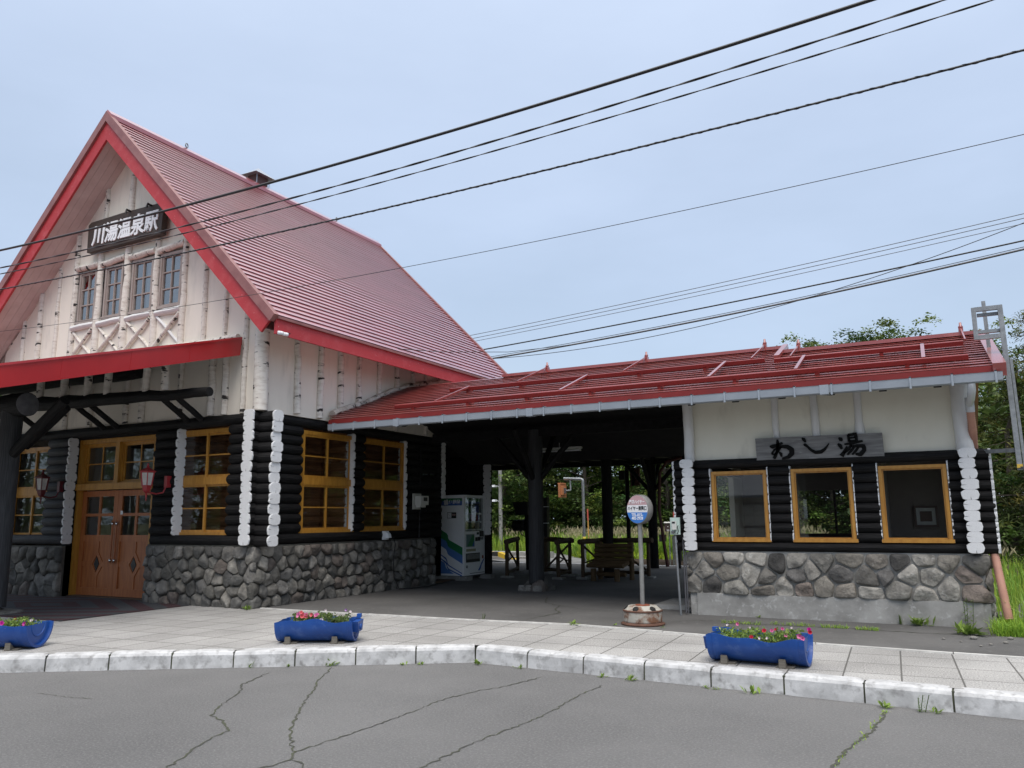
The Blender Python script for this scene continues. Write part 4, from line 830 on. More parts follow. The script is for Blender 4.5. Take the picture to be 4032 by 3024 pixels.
b = MB(); stones(b, -7.36, -6.78, 14.16, 14.80, .33, lambda u, v, d: (u, v, .05+d*2.0), random.Random(6), bulge=.06); stones(b, -7.34, -6.80, -.01, .12, .2, lambda u, v, d: (u, 14.20-d*.8, v), random.Random(9), bulge=.05); b.build('post_footing', stone, AN)
b = MB(); b.tube([(-6.05, 21.5, 3.0), (-6.5, 21.6, 2.9), (-6.72, 21.65, 2.6), (-6.78, 21.65, 1.6), (-6.66, 21.65, .5), (-6.60, 21.65, .05)], .045, 10); b.build('rear_downspout', M('oxide_red_pipe', (.10, .03, .025), rough=.5), AN)
b = MB(); b.box(-4.0, -3.3, 12.3, 13.4, -.02, .06); b.build('threshold_slab', concrete, AN)
# ================================================================== signs
sg = thing('station_sign', 'dark brown board with thick white station name high on the gable', 'sign', (-13.5, 9.64, 7.03))
b = MB(); rsn = random.Random(2)
o_ = [(-14.59, 6.70), (-12.43, 6.72), (-12.40, 7.30), (-12.44, 7.34), (-13.6, 7.345), (-14.52, 7.32), (-14.60, 7.27)]
b.prism([(x, 9.60, z) for x, z in o_], (0, .12, 0)); b.build('board', sign_wood, sg)
for k, ch in enumerate('川湯温泉駅'): text(ch, .43, ink_white, (-14.25+k*.385, 9.594, 6.985), (1, 0, 0), (0, 0, 1), sg, bold=.011, depth=.012, sx=.90, shear=.06)
b = MB()
for x in (-13.35, -12.75): b.tube([(x, 9.70, 7.33), (x, 9.52, 7.34), (x, 9.50, 7.26)], .022, 8)
b.build('sign_lamp', dark_pl, sg)
sg = thing('foot_bath_sign', 'weathered grey board with black brush lettering above the middle annex window', 'sign', (-1.39, YA, 2.34))
b = MB(); b.prism([(-2.222, YA-.06, 2.185), (-.552, YA-.06, 2.175), (-.560, YA-.06, 2.492), (-2.228, YA-.06, 2.50)], (0, .05, 0)); b.build('board', board_grey, sg)
def brush(strokes, cx, cz, sc, y):
    b = MB()
    for st in strokes:
        P = []
        for (x0, z0, w0), (x1, z1, w1) in zip(st, st[1:]):
            for k in range(4): t = k/4; P.append((x0+(x1-x0)*t, z0+(z1-z0)*t, w0+(w1-w0)*t))
        P.append(st[-1]); vs = []
        for k, (x, z, w_) in enumerate(P):
            a, c = P[max(k-1, 0)], P[min(k+1, len(P)-1)]; d = V((c[0]-a[0], 0, c[1]-a[1])).normalized(); n = V((-d.z, 0, d.x)); p = V((x, 0, z))
            for s_ in (1, -1):
                q = p+n*s_*w_*.70
                for yy in (0, -.014): vs.append((cx+q.x*sc, y+yy, cz+q.z*sc))
        m = len(P); fs = []
        for k in range(m-1): a, c = 4*k, 4*k+4; fs += [(a+1, a+3, c+3, c+1), (a, a+1, c+1, c), (a+2, c+2, c+3, a+3)]
        fs += [(0, 2, 3, 1), (4*m-4, 4*m-3, 4*m-1, 4*m-2)]
        b.add(vs, fs, 0)
    return b
ya = YA-.061
brush([[(-.48, .15, .04), (-.38, .13, .12), (-.18, .18, .09), (.04, .27, .06)], [(-.16, .42, .05), (-.15, .28, .09), (-.17, .0, .07), (-.27, -.25, .09), (-.34, -.36, .09)], [(-.02, .12, .05), (-.13, -.04, .06), (-.30, -.20, .06), (-.42, -.16, .05)], [(-.42, -.16, .05), (-.30, -.0, .06), (-.02, .12, .09), (.22, .10, .12), (.38, -.02, .14), (.38, -.18, .14), (.24, -.32, .11), (-.02, -.38, .05)], [(-.12, -.1, .04), (-.05, -.18, .09), (-.03, -.30, .05)]], -1.865, 2.325, .345, ya).build('lettering', ink_black, sg)
brush([[(-.46, .43, .04), (-.38, .36, .12), (-.30, .22, .06)], [(-.40, .08, .05), (-.34, .11, .10), (-.22, .0, .08), (-.08, -.16, .09), (.10, -.27, .11), (.34, -.26, .12), (.52, -.14, .09), (.72, .12, .02)]], -1.45, 2.345, .30, ya).build('lettering', ink_black, sg)
brush([[(-.46, .33, .04), (-.38, .27, .12), (-.33, .20, .05)], [(-.50, .10, .05), (-.42, .02, .11), (-.36, -.12, .06)], [(-.40, -.40, .13), (-.30, -.26, .09), (-.16, -.02, .05)], [(-.10, .45, .06), (-.07, .16, .08)], [(-.10, .42, .08), (.18, .46, .09), (.20, .18, .08)], [(-.06, .30, .05), (.17, .32, .05)], [(-.08, .17, .06), (.18, .19, .06)], [(-.26, .06, .05), (.05, .10, .08), (.42, .16, .06)], [(.0, .06, .06), (-.1, -.12, .08), (-.30, -.30, .05)], [(-.04, -.03, .06), (.20, -.02, .09), (.44, -.04, .11), (.45, -.20, .11), (.30, -.36, .12), (.12, -.34, .06)], [(.10, -.05, .06), (-.02, -.2, .07), (-.18, -.36, .05)], [(.26, -.06, .06), (.15, -.2, .07), (.0, -.36, .05)]], -.95, 2.335, .345, ya).build('lettering', ink_black, sg)
# ================================================================== wall lanterns
lant_red = M('lantern_red', (.34, .030, .036), rough=.4, coat=.2); lant_dark = M('lantern_maroon', (.10, .012, .018), rough=.4, coat=.2)
lant_glass = M('frosted_glass', (.55, .53, .50), (.45, .43, .41), rough=.5, scale=14)
def lantern(c, wall, label, m):
    c = V(c); t = thing('wall_lantern', label, 'lantern', tuple(c), group='wall lanterns by the entrance'); ys = 1
    def ring(r, z): return [c+V((r*math.cos(math.pi/3*k+.4), r*math.sin(math.pi/3*k+.4), z)) for k in range(6)]
    def frus(b, lv, cap=True):
        vs = [p for r, z in lv for p in ring(r, z)]; b.add(vs, [(6*k+i, 6*k+(i+1) % 6, 6*k+6+(i+1) % 6, 6*k+6+i) for k in range(len(lv)-1) for i in range(6)]+([tuple(range(5, -1, -1)), tuple(range(6*len(lv)-6, 6*len(lv)))] if cap else []))
    b = MB(); frus(b, [(.15, .125), (.155, .138), (.06, .185), (.03, .20), (.015, .25), (.022, .262), (.004, .285)]); b.build('lantern_roof', m, t)
    b = MB(); frus(b, [(.082, -.10), (.115, .125)], False); b.build('lantern_glass', lant_glass, t)
    b = MB()
    lo_, hi_ = ring(.086, -.10), ring(.119, .125)
    for p, q in zip(lo_, hi_): b.bar(p, q, .016, .016)
    frus(b, [(.10, -.115), (.10, -.10)]); frus(b, [(.118, .112), (.12, .126)])
    b.build('lantern_frame', m, t)
    b = MB(); frus(b, [(.012, -.36), (.008, -.33), (.02, -.26), (.014, -.235), (.055, -.205), (.075, -.16), (.085, -.115)]); b.build('lantern_base', m, t)
    b = MB(); w_ = V(wall); q = c+V((0, 0, -.20)); d = w_-q
    b.tube([q+V((0, 0, -.01)), q+V((d.x*.5, d.y*.5, -.045)), q+V((d.x*.85, d.y*.85, -.02)), q+V((d.x*.97, d.y*.97, .07)), q+V((d.x, d.y, .15))], .014, 8)
    b.build('lantern_arm', m, t)
    b = MB(); n = V((0, 1, 0)); b.box(w_.x-.035, w_.x+.035, w_.y-.02, w_.y+.07, c.z-.13, c.z+.07); b.build('wall_bracket', m, t)
lantern((-11.98, 9.31, 2.11), (-11.90, 9.64, 2.05), 'red hexagonal wall lantern to the right of the door', lant_red)
lantern((-14.95, 9.33, 2.10), (-14.90, 9.64, 2.05), 'dark maroon hexagonal wall lantern to the left of the door', lant_dark)
# ================================================================== meter, outlet and cable on the side wall
t = thing('electric_meter', 'cream electricity meter box on a backing board on the dark log wall', 'meter', (-9.78, 14.3, 1.78))
b = MB(); b.box(-9.80, -9.775, 14.12, 14.42, 1.60, 1.93); b.build('backing_board', M('pale_board', (.50, .50, .46), rough=.7), t)
b = MB(); b.box(-9.775, -9.62, 14.19, 14.47, 1.69, 1.88); b.box(-9.775, -9.66, 14.22, 14.42, 1.64, 1.69); b.build('meter_case', cream_pl, t); b = MB(); b.box(-9.622, -9.615, 14.28, 14.42, 1.77, 1.85); b.build('dial_window', dark_pl, t)
b = MB(); b.tube([(-9.70, 14.3, 1.64), (-9.71, 14.33, 1.60), (-9.76, 14.34, 1.55), (-9.76, 14.33, 1.0)], .012, 6); b.tube([(-9.70, 14.4, 1.64), (-9.66, 14.45, 1.56), (-9.70, 14.5, 1.6)], .006, 6); b.build('meter_cable', cable_m, t)
t = thing('power_outlet', 'small white outlet box with a plug on the lowest log', 'outlet', (-9.78, 13.24, 1.08))
b = MB(); b.box(-9.83, -9.765, 13.13, 13.26, .995, 1.165); b.build('outlet_plate', white_pl, t); b = MB(); b.hexa([(-9.765, 13.15, 1.03), (-9.68, 13.16, 1.03), (-9.68, 13.24, 1.03), (-9.765, 13.25, 1.03), (-9.765, 13.15, 1.15), (-9.70, 13.16, 1.11), (-9.70, 13.24, 1.11), (-9.765, 13.25, 1.15)]); b.build('outlet_cover', white_pl, t)
b = MB(); b.tube([(-9.70, 13.25, 1.05), (-9.66, 13.29, 1.02), (-9.64, 13.32, .9), (-9.70, 13.34, .6), (-9.72, 13.4, .25), (-9.66, 13.5, .02), (-9.55, 13.8, .012), (-9.50, 14.3, .012), (-9.62, 14.9, .012), (-9.8, 15.6, .012), (-9.9, 16.1, .012)], .010, 7)
cordmb = b
# ================================================================== vending machine
X0, X1, Y0, Y1, Z0, Z1 = -10.30, -9.67, 16.03, 16.98, .10, 1.94
vm = thing('vending_machine', 'white drinks vending machine with green and blue side stripes beside the log wall', 'vending machine', (-9.98, 16.5, .1))
cordmb.build('power_cord', cable_m, vm)
vgreen = M('vending_green', (.025, .20, .075), rough=.4); vblue = M('vending_blue', (.10, .22, .52), rough=.4); vnavy = M('vending_navy', (.05, .13, .40), rough=.4)
b = MB(); b.box(X0, X1-.06, Y0, Y1, Z0, Z1); b.box(X1-.058, X1, Y0, Y0+.055, Z0, Z1); b.box(X1-.058, X1, Y1-.055, Y1, Z0, Z1); b.box(X1-.058, X1, Y0+.055, Y1-.055, 1.875, Z1); b.box(X1-.058, X1-.0, Y0+.055, Y1-.055, Z0, 1.10)
b.build('cabinet', white_pl, vm)
b = MB(); b.box(X0+.02, X1-.02, Y0+.03, Y1-.03, .04, Z0)
b.build('plinth', dark_pl, vm)
b = MB(); b.box(X1-.065, X1-.057, Y0+.055, Y1-.055, 1.10, 1.875); b.build('display_back', M('display_back', (.10, .12, .13), rough=.6), vm)
b = MB(); b.box(X1-.012, X1-.008, Y0+.055, Y1-.055, 1.10, 1.875); b.build('display_window', glass, vm)
b = MB(); b.box(X1-.055, X1-.02, Y0+.06, Y1-.18, 1.79, 1.865); hd = b.build('display_header', vgreen, vm); b = MB(); b.box(X1-.055, X1-.019, Y0+.06, Y1-.18, 1.745, 1.79); b.build('display_header', vnavy, vm)
text('ITOEN', .06, ink_white, (X1-.017, Y0+.34, 1.80), (0, 1, 0), (0, 0, 1), vm, bold=.002, depth=.002)
pal = [((.10, .28, .05), 3), ((.55, .57, .58), 3), ((.05, .10, .35), 3), ((.30, .34, .05), 2), ((.45, .06, .06), 2), ((.20, .12, .06), 2), ((.08, .14, .05), 3), ((.5, .48, .40), 3)]
bm = {}
for c, _ in pal: bm[c] = M('drink_%02d' % (len(bm)), c, rough=.3)
def drink(y, z, h, r, c):
    b = MB(); b.lathe([(0, 0), (r, 0), (r, h*.62), (r*.9, h*.70), (r*.42, h*.86), (r*.42, h), (0, h)] if h > .14 else [(0, 0), (r, 0), (r, h*.92), (r*.8, h), (0, h)], (X1-.036, y, z), 8); b.build('drink_bottle' if h > .14 else 'drink_can', bm[c], vm)
seqs = [[0, 0, 0, 0, 1, 1, 1, 2, 2, 2], [3, 3, 0, 1, 4, 4, 5, 5, 4, 2], [6, 6, 0, 6, 6, 5, 5, 7, 7, 7]]
for r_, (z, h) in enumerate(((1.535, .19), (1.345, .135), (1.16, .135))):
    for k, c in enumerate(seqs[r_]): drink(Y0+.095+k*.067, z, h, .021 if h > .14 else .024, pal[c][0])
for z in (1.485, 1.295, 1.11):
    b = MB(); b.box(X1-.056, X1-.014, Y0+.058, Y1-.12, z, z+.042); s_ = b.build('display_shelf', white_pl, vm)
    b = MB()
    for k in range(10): b.box(X1-.0145, X1-.010, Y0+.072+k*.069, Y0+.112+k*.069, z+.004, z+.022)
    b.build('select_button', dark_pl, s_)
b = MB(); b.box(X1, X1+.006, Y0+.07, Y0+.46, .74, 1.04); p_ = b.build('poster_frame', M('vend_grey', (.42, .44, .45), rough=.4), vm)
b = MB(); b.box(X1+.006, X1+.009, Y0+.09, Y0+.44, .755, 1.025); b.build('poster', M('poster_teal', (.13, .22, .22), rough=.4), p_); b = MB(); b.prism([(X1+.0095, Y0+.12, .755), (X1+.0095, Y0+.44, .755), (X1+.0095, Y0+.44, .99), (X1+.0095, Y0+.36, 1.025)], (.002, 0, 0)); b.build('poster', vgreen, p_)
b = MB(); b.prism([(X1+.0115, Y0+.34, .755), (X1+.0115, Y0+.44, .755), (X1+.0115, Y0+.44, .90)], (.002, 0, 0)); b.build('poster', vnavy, p_)
b = MB(); b.box(X1, X1+.012, Y0+.57, Y0+.66, 1.02, 1.075); b.box(X1, X1+.012, Y0+.50, Y0+.59, .87, .96); b.box(X1, X1+.012, Y0+.615, Y0+.72, .875, .965); b.box(X1, X1+.03, Y0+.70, Y0+.85, .97, 1.10); b.build('coin_panel', dark_pl, vm)
b = MB(); b.box(X1, X1+.01, Y0+.74, Y0+.86, .90, .96); b.build('coin_slot', galv, vm)
b = MB(); b.box(X1, X1+.006, Y0+.09, Y0+.52, .64, .70); b.build('price_strip', M('beige_strip', (.33, .31, .20), rough=.5), vm)
b = MB(); b.box(X1, X1+.014, Y0+.08, Y0+.70, .395, .60); fl = b.build('pickup_box', dark_pl, vm); b = MB(); b.box(X1+.014, X1+.022, Y0+.09, Y0+.69, .465, .58); b.build('pickup_flap', galv, fl)
b = MB(); b.box(X1, X1+.008, Y0+.82, Y0+.88, .46, .53); b.build('coin_return', M('dull_red', (.25, .06, .04), rough=.5), vm)
b = MB(); b.lathe([(.035, 0), (.035, .006), (0, .007)], (X1, Y0+.12, .30), 14, axis=(1, 0, 0)); b.build('lock', galv, vm)
b = MB(); b.prism([(X1+.001, Y0+.62, .19), (X1+.001, Y0+.70, .26), (X1+.001, Y0+.78, .36), (X1+.001, Y0+.90, .46), (X1+.001, Y0+.90, .42), (X1+.001, Y0+.80, .31), (X1+.001, Y0+.74, .22), (X1+.001, Y0+.70, .19)], (.003, 0, 0)); b.build('front_stripe', vnavy, vm)
b = MB(); b.box(X1+.0, X1+.003, Y0+.25, Y0+.93, .135, .148); b.build('front_stripe', dark_pl, vm)
fy = Y0-.004
def side(poly, m, name): b = MB(); b.prism([(X0+u, fy, z) for u, z in poly], (0, .0035, 0)); b.build(name, m, vm)
side([(.0, 1.80), (.57, 1.80), (.57, 1.865), (.0, 1.865)], vgreen, 'side_header'); side([(.0, 1.70), (.57, 1.70), (.57, 1.7995), (.0, 1.7995)], vnavy, 'side_header')
side([(.0, 1.14), (.15, 1.06), (.19, 1.01), (.19, .96), (.22, .91), (.585, .74), (.585, .56), (.22, .74), (.185, .78), (.17, .84), (.13, .89), (.0, .95)], vgreen, 'side_stripe')
side([(.0, .9495), (.13, .8895), (.17, .8395), (.185, .7795), (.22, .7395), (.585, .5595), (.585, .37), (.22, .56), (.18, .60), (.165, .65), (.13, .70), (.0, .77)], vblue, 'side_stripe')
for dz, w_ in ((.0, .022), (-.085, .028)): side([(.0, .58+dz), (.14, .50+dz), (.17, .45+dz), (.18, .39+dz), (.22, .34+dz), (.575, .165+dz*.6), (.575, .165+dz*.6-w_), (.21, .34+dz-w_), (.165, .39+dz-w_), (.155, .45+dz-w_), (.13, .49+dz-w_), (.0, .58+dz-w_)], vnavy, 'side_stripe')
side([(.0, .44), (.10, .39), (.125, .34), (.135, .29), (.17, .25), (.36, .145), (.0, .145)], vblue, 'side_stripe')
b = MB()
for k in range(4):
    a = math.pi/4+k*math.pi/2+.15; cx_, cz_ = X0+.135+.038*math.cos(a), 1.775+.038*math.sin(a)
    b.prism([(cx_+.036*math.cos(j*math.pi/6), fy-.002, cz_+.036*math.sin(j*math.pi/6)) for j in range(12)], (0, .002, 0))
b.build('clover_emblem', ink_white, vm)
text('伊藤園', .105, ink_white, (X0+.37, fy-.001, 1.775), (1, 0, 0), (0, 0, 1), vm, bold=.002, depth=.002)
b = MB(); b.box(X0+.17, X0+.415, fy-.002, fy+.002, 1.405, 1.54); b.build('no_smoking_label', dark_pl, vm); b = MB(); b.box(X0+.18, X0+.285, fy-.004, fy-.002, 1.415, 1.53); b.build('no_smoking_label', ink_white, vm)
b = MB(); b.lathe([(.036, 0), (.036, .002), (.046, .002), (.046, 0)], (X0+.232, fy-.0045, 1.472), 18, axis=(0, 1, 0)); b.bar((X0+.205, fy-.005, 1.50), (X0+.26, fy-.005, 1.445), .008, .003); b.build('no_smoking_label', M('label_maroon', (.14, .04, .04), rough=.5), vm)
text('禁煙', .052, M('label_rose', (.45, .30, .28), rough=.5), (X0+.35, fy-.003, 1.48), (1, 0, 0), (0, 0, 1), vm, bold=.001, depth=.001)
b = MB(); b.box(-10.42, -9.56, 15.96, 16.22, -.002, .088); tag(b.build('concrete_block', concrete), 'long grey concrete block under the near side of the vending machine', 'block', 'concrete blocks under the vending machine')
b = MB(); b.box(-10.42, -9.42, 16.80, 17.02, -.002, .088); tag(b.build('concrete_block', concrete), 'grey concrete block under the far side of the vending machine', 'block', 'concrete blocks under the vending machine')
# ================================================================== taxi stop sign
ts = thing('taxi_stop_sign', 'round taxi stop sign with rose, white and blue bands on a rusty drum base', 'stop sign', (-3.56, 10.48, 0)); cx, cy = -3.56, 10.48
b = MB(); b.lathe([(.0, .03), (.250, .03), (.252, .05), (.254, .168), (.250, .19), (.236, .198), (.195, .232), (.185, .240), (.0, .240)], (cx, cy, 0), 36); dr = b.build('drum_base', rust, ts)
b = MB(); b.lathe([(0, .0), (.288, .0), (.290, .018), (.262, .028), (.252, .034)], (cx, cy, 0), 36); b.build('drum_flange', rust_dark, dr)
b = MB(); b.lathe([(.252, .166), (.263, .170), (.263, .186), (.246, .192)], (cx, cy, 0), 36); b.build('drum_rim', rust_dark, dr)
for k in range(6):
    b = MB(); a = 2*math.pi*k/6-.62; n = V((math.cos(a), math.sin(a), 1.05)).normalized(); c = V((cx+.222*math.cos(a), cy+.222*math.sin(a), .2115)); b.lathe([(.042, .0), (.042, .003), (0, .0035)], c, 14, axis=n); b.build('rim_hole', dark_in, dr)
b = MB(); b.lathe([(0, .24), (.10, .24), (.095, .252), (0, .255)], (cx, cy, 0), 20); b.build('hub_plate', M('orange_rust', (.30, .085, .04), (.17, .05, .025), rough=.8, scale=20), ts)
b = MB(); b.tube([(cx, cy, .25), (cx+.004, cy, .8), (cx+.002, cy, 1.34)], .030, 14); b.build('pole', M('dull_grey_pole', (.26, .26, .25), (.19, .19, .185), rough=.5, scale=8, metal=.2), ts)
ang = math.radians(-114); n = V((math.cos(ang), math.sin(ang), 0)); U = V((-n.y, n.x, 0)); W = V((0, 0, 1)); C0 = V((cx+.01, cy, 1.50))
b = MB(); b.lathe([(0, -.055), (.185, -.055), (.196, -.045), (.196, .045), (.188, .052), (0, .052)], C0, 48, axis=n); b.build('sign_case', M('case_grey', (.20, .195, .19), (.13, .125, .12), rough=.45, scale=7), ts)
def band(z0, z1, m):
    b = MB(); r = .186; P = []
    K = 14
    for k in range(K+1): z = z0+(z1-z0)*k/K; P.append((math.sqrt(max(0, r*r-z*z)), z))
    pts = [C0+n*.053+U*x+W*z for x, z in P]+[C0+n*.053-U*x+W*z for x, z in reversed(P)]
    b.prism(pts, n*.002); b.build('sign_band', m, ts)
band(.058, .186, M('faded_rose', (.47, .29, .31), (.52, .34, .35), rough=.45)); band(-.040, .0575, M('sign_white', (.74, .74, .76), rough=.4)); band(-.186, -.0405, M('sign_blue', (.045, .19, .56), rough=.4))
tx = lambda s, sz, m, z, sx=1.0: text(s, sz, m, C0+n*.0565+W*z, U, W, ts, bold=.0012, depth=.001, sx=sx)
tx('摩周ハイヤー', .058, ink_white, .095, .82); tx('ハイヤー乗降口', .062, ink_black, .010, .80); tx('TEL-015-', .056, ink_white, -.075, 1.0); tx('482-2928', .054, ink_white, -.120, 1.0)
# ================================================================== control box on a bent pipe by the annex
t = thing('control_box', 'pale green control box with a white switch unit on a bent metal pipe', 'control box', (-3.39, 11.62, 0))
b = MB(); b.tube([(-3.375, 11.62, 0), (-3.385, 11.62, .3), (-3.41, 11.63, 1.06), (-3.415, 11.64, 1.13), (-3.42, 11.70, 1.155)], .017, 10); b.build('pipe', galv, t)
b = MB(); b.tube([(-3.33, 11.75, .02), (-3.335, 11.75, 1.1)], .012, 8); b.tube([(-3.30, 11.75, .02), (-3.305, 11.75, 1.1)], .009, 8); b.build('conduit', cable_grey, t)
b = MB(); b.box(-3.475, -3.335, 11.60, 11.64, 1.14, 1.385); b.build('box_case', M('pale_green_box', (.50, .62, .56), rough=.45), t)
b = MB(); b.box(-3.445, -3.378, 11.575, 11.60, 1.21, 1.335); u_ = b.build('switch_unit', cream_pl, t); b = MB(); b.box(-3.438, -3.395, 11.571, 11.575, 1.30, 1.325); b.build('switch_display', dark_pl, u_)
b = MB(); b.tube([(-3.40, 11.58, 1.215), (-3.395, 11.565, 1.16), (-3.36, 11.56, 1.15), (-3.345, 11.565, 1.19), (-3.36, 11.57, 1.25), (-3.35, 11.58, 1.27)], .006, 6); b.build('loop_cable', cable_m, t); b = MB(); b.box(-3.46, -3.415, 11.585, 11.60, 1.155, 1.19); b.build('socket', cable_grey, t)
# ================================================================== galvanised bracket frame at the right gable
t = thing('galvanised_frame', 'galvanised square bracket frame standing up above the right end of the red roof', 'metal frame', (.95, 11.5, 1.92))
b = MB(); b.bar((.945, 11.5, 1.92), (.925, 11.5, 3.99), .055, .055, upv=(0, 1, 0)); b.bar((1.005, 11.56, 1.90), (.985, 11.56, 3.3), .03, .06, upv=(0, 1, 0)); b.build('mast', galv, t)
b = MB(); b.bar((.64, 11.5, 3.965), (.95, 11.5, 3.965), .05, .055); b.bar((.64, 11.5, 3.60), (.95, 11.5, 3.60), .05, .055); b.bar((.635, 11.5, 3.575), (.635, 11.5, 3.99), .05, .055, upv=(0, 1, 0)); b.bar((.67, 11.56, 3.90), (.93, 11.56, 3.90), .04, .04); b.bar((.66, 11.56, 3.68), (.92, 11.56, 3.68), .06, .04); b.build('square_frame', galv, t)
b = MB(); b.bar((.795, 12.0, 3.48), (.785, 12.0, 4.18), .045, .03, upv=(0, 1, 0)); b.build('rear_strut', galv, t)
b = MB(); b.bar((.50, 11.98, 2.19), (.93, 11.53, 2.165), .05, .05); b.build('wall_arm', galv, t)
b = MB(); b.box(.915, .98, 11.465, 11.475, 1.93, 1.99); b.build('hazard_sticker', M('hazard_yellow', (.55, .36, .05), (.03, .03, .03), rough=.5, scale=9, lo=.5, hi=.52), t)
# ================================================================== half-barrel planters
petal = [M('petal_magenta', (.42, .012, .24), rough=.5), M('petal_pink', (.60, .16, .34), rough=.5), M('petal_lilac', (.45, .28, .52), rough=.5), M('petal_red', (.45, .02, .045), rough=.5), M('petal_white', (.70, .62, .64), rough=.5), M('petal_coral', (.60, .12, .14), rough=.5)]
chock_m = M('grey_wood_chock', (.16, .145, .12), (.09, .08, .068), rough=.9, scale=12, stretch=(1, 1, 5))
def leafcloud(b, rs, n, fn, s0, s1, tones, up_=.4):
    for _ in range(n):
        p = V(fn()); d = V((rs.gauss(0, 1), rs.gauss(0, 1), rs.gauss(up_, .8))).normalized(); x = d.orthogonal().normalized(); a = rs.uniform(0, 6.28); x = x*math.cos(a)+d.cross(x)*math.sin(a); y = d.cross(x); s = rs.uniform(s0, s1); tn = rs.choice(tones); v_ = rs.uniform(.75, 1.3)
        b.add([p-x*s, p+y*s*.42+d*s*.15, p+x*s, p-y*s*.42-d*s*.1], [(0, 1, 2, 3)], 0, False, tuple(c*v_ for c in tn))
def planter(c, ang, L, label, plabel, kind, cl):
    r = .245; t = thing('barrel_planter', label, 'planter', (c[0], c[1], .012), ang, 'blue half barrel planters along the kerb'); rs = random.Random(kind*7+1); b = MB()
    nx, na = 26, 22; wv = lambda x: .018*math.sin(x*7+kind*2)+.012*math.sin(x*17+kind)
    for sgn, rr in ((1, r), (-1, r-.012)):
        vs = []
        for i in range(nx+1):
            x = -L/2+L*i/nx; rb = rr*(1-.04*(2*x/L)**6)+(.010 if abs(abs(x)-L/2+.045) < .025 else 0)*(sgn > 0)
            for j in range(na+1): a = math.pi+math.pi*j/na; e = max(0, (abs(a-1.5*math.pi)/(math.pi/2)-.75)/.25); vs.append((x, rb*math.cos(a), r+rb*math.sin(a)+e*wv(x)))
        m = na+1; b.add(vs, [(i*m+j, i*m+j+1, (i+1)*m+j+1, (i+1)*m+j) for i in range(nx) for j in range(na)], 0, True)
        if sgn > 0: o1 = vs
        else:
            for jj in (0, na): b.add([p for i in range(nx+1) for p in (o1[i*m+jj], vs[i*m+jj])], [(2*i, 2*i+1, 2*i+3, 2*i+2) for i in range(nx)], 0)
    b.build('half_barrel', blue_pl, t, local=True)
    for e in (-1, 1):
        b = MB(); x = e*(L/2-.004)
        def ring(rr, xx): return [(xx, rr*math.cos(math.pi+math.pi*j/na), r+rr*math.sin(math.pi+math.pi*j/na)+(wv(xx)*.7 if j in (0, na) else 0)) for j in range(na+1)]
        lv = [(r-.002, x-e*.035), (r+.007, x-e*.03), (r+.007, x+e*.018), (r-.020, x+e*.020), (r-.026, x-e*.016), (.135, x-e*.006), (.130, x+e*.002), (.118, x+e*.002), (.113, x-e*.006), (.003, x-e*.004)]
        vs = [p for rr, xx in lv for p in ring(rr, xx)]; m = na+1
        b.add(vs, [(k*m+j, k*m+j+1, (k+1)*m+j+1, (k+1)*m+j) for k in range(len(lv)-1) for j in range(na)], 0, False)
        if (kind == 1 and e > 0) or (kind == 2 and e < 0):
            b.prism([(x, -.16, r-.02), (x, -.10, r-.14), (x, .10, r-.14), (x, .16, r-.02)], (e*.07, 0, 0)); b.lathe([(0, .05), (.035, .05), (.035, .085), (.02, .09), (0, .09)], (x, -.02, r-.09), 12, axis=(e, 0, 0)); b.box(min(x, x+e*.05), max(x, x+e*.05), .10, .16, r+.0, r+.04)
        b.build('barrel_end', blue_pl, t, local=True)
    b = MB(); b.quad([(-L/2+.02, -r+.03, r-.055), (L/2-.02, -r+.03, r-.055), (L/2-.02, r-.03, r-.055), (-L/2+.02, r-.03, r-.055)]); b.build('potting_soil', soil, t, local=True)
    p = thing('bedding_flowers', plabel, 'flowers', (c[0], c[1], .012+r-.055), ang, 'bedding flowers in the planters'); b = MB(); z0 = 0
    x0, x1 = (-L/2+.06, L/2-.06) if kind != 1 else (-L/2+.14, L/2-.08)
    hgt = lambda x: .075+.045*math.sin(x*9+kind)**2
    leafcloud(b, rs, 900, lambda: (lambda x: (x, rs.uniform(-.19, .19), z0+rs.random()**.7*hgt(x)))(rs.uniform(x0, x1)), .012, .026, [(2.3, 2.1, 1.6), (1.6, 1.6, 1.2), (2.8, 2.4, 1.9), (1.1, 1.2, 1.0)] if kind != 1 else [(1.0, 1.0, 1.0), (.7, .8, .7), (1.8, 1.4, 1.7), (1.3, 1.1, 1.2)])
    for _ in range(26):
        x, y = rs.uniform(x0, x1), rs.uniform(-.16, .16); h = rs.uniform(.06, .125); q = V((x+rs.uniform(-.03, .03), y+rs.uniform(-.02, .02), h)); b.tube([(x, y, .01), q], .002, 4, 0, col=(1.3, 1.3, 1)); leafcloud(b, rs, 12, lambda: q*1.0+V((rs.uniform(-.02, .02), rs.uniform(-.02, .02), rs.uniform(-.06, .01))), .010, .020, [(2.0, 1.7, 1.6), (1.4, 1.4, 1.2)])
    b.build('foliage', leaf_m, p, local=True)
    def flower(x, y, z, m, d, s):
        b = MB(); d = V(d).normalized(); X = d.orthogonal().normalized(); Y = d.cross(X); o = V((x, y, z)); K = 10
        rim = [o+d*.012+(X*math.cos(2*math.pi*k/K)+Y*math.sin(2*math.pi*k/K))*s*(1.0 if k % 2 == 0 else .82) for k in range(K)]; thr = [o-d*.004+(X*math.cos(2*math.pi*k/K)+Y*math.sin(2*math.pi*k/K))*s*.25 for k in range(K)]
        b.add(rim+thr+[o-d*.028], [(k, (k+1) % K, K+(k+1) % K, K+k) for k in range(K)]+[(K+k, K+(k+1) % K, 2*K) for k in range(K)], 0, True); b.build('blossom', m, p, local=True)
    for (u, y, z, m, s) in cl: flower(u, y, z, petal[m], (rs.uniform(-.5, .5), -.9, rs.uniform(.1, .9)), s)
    return t
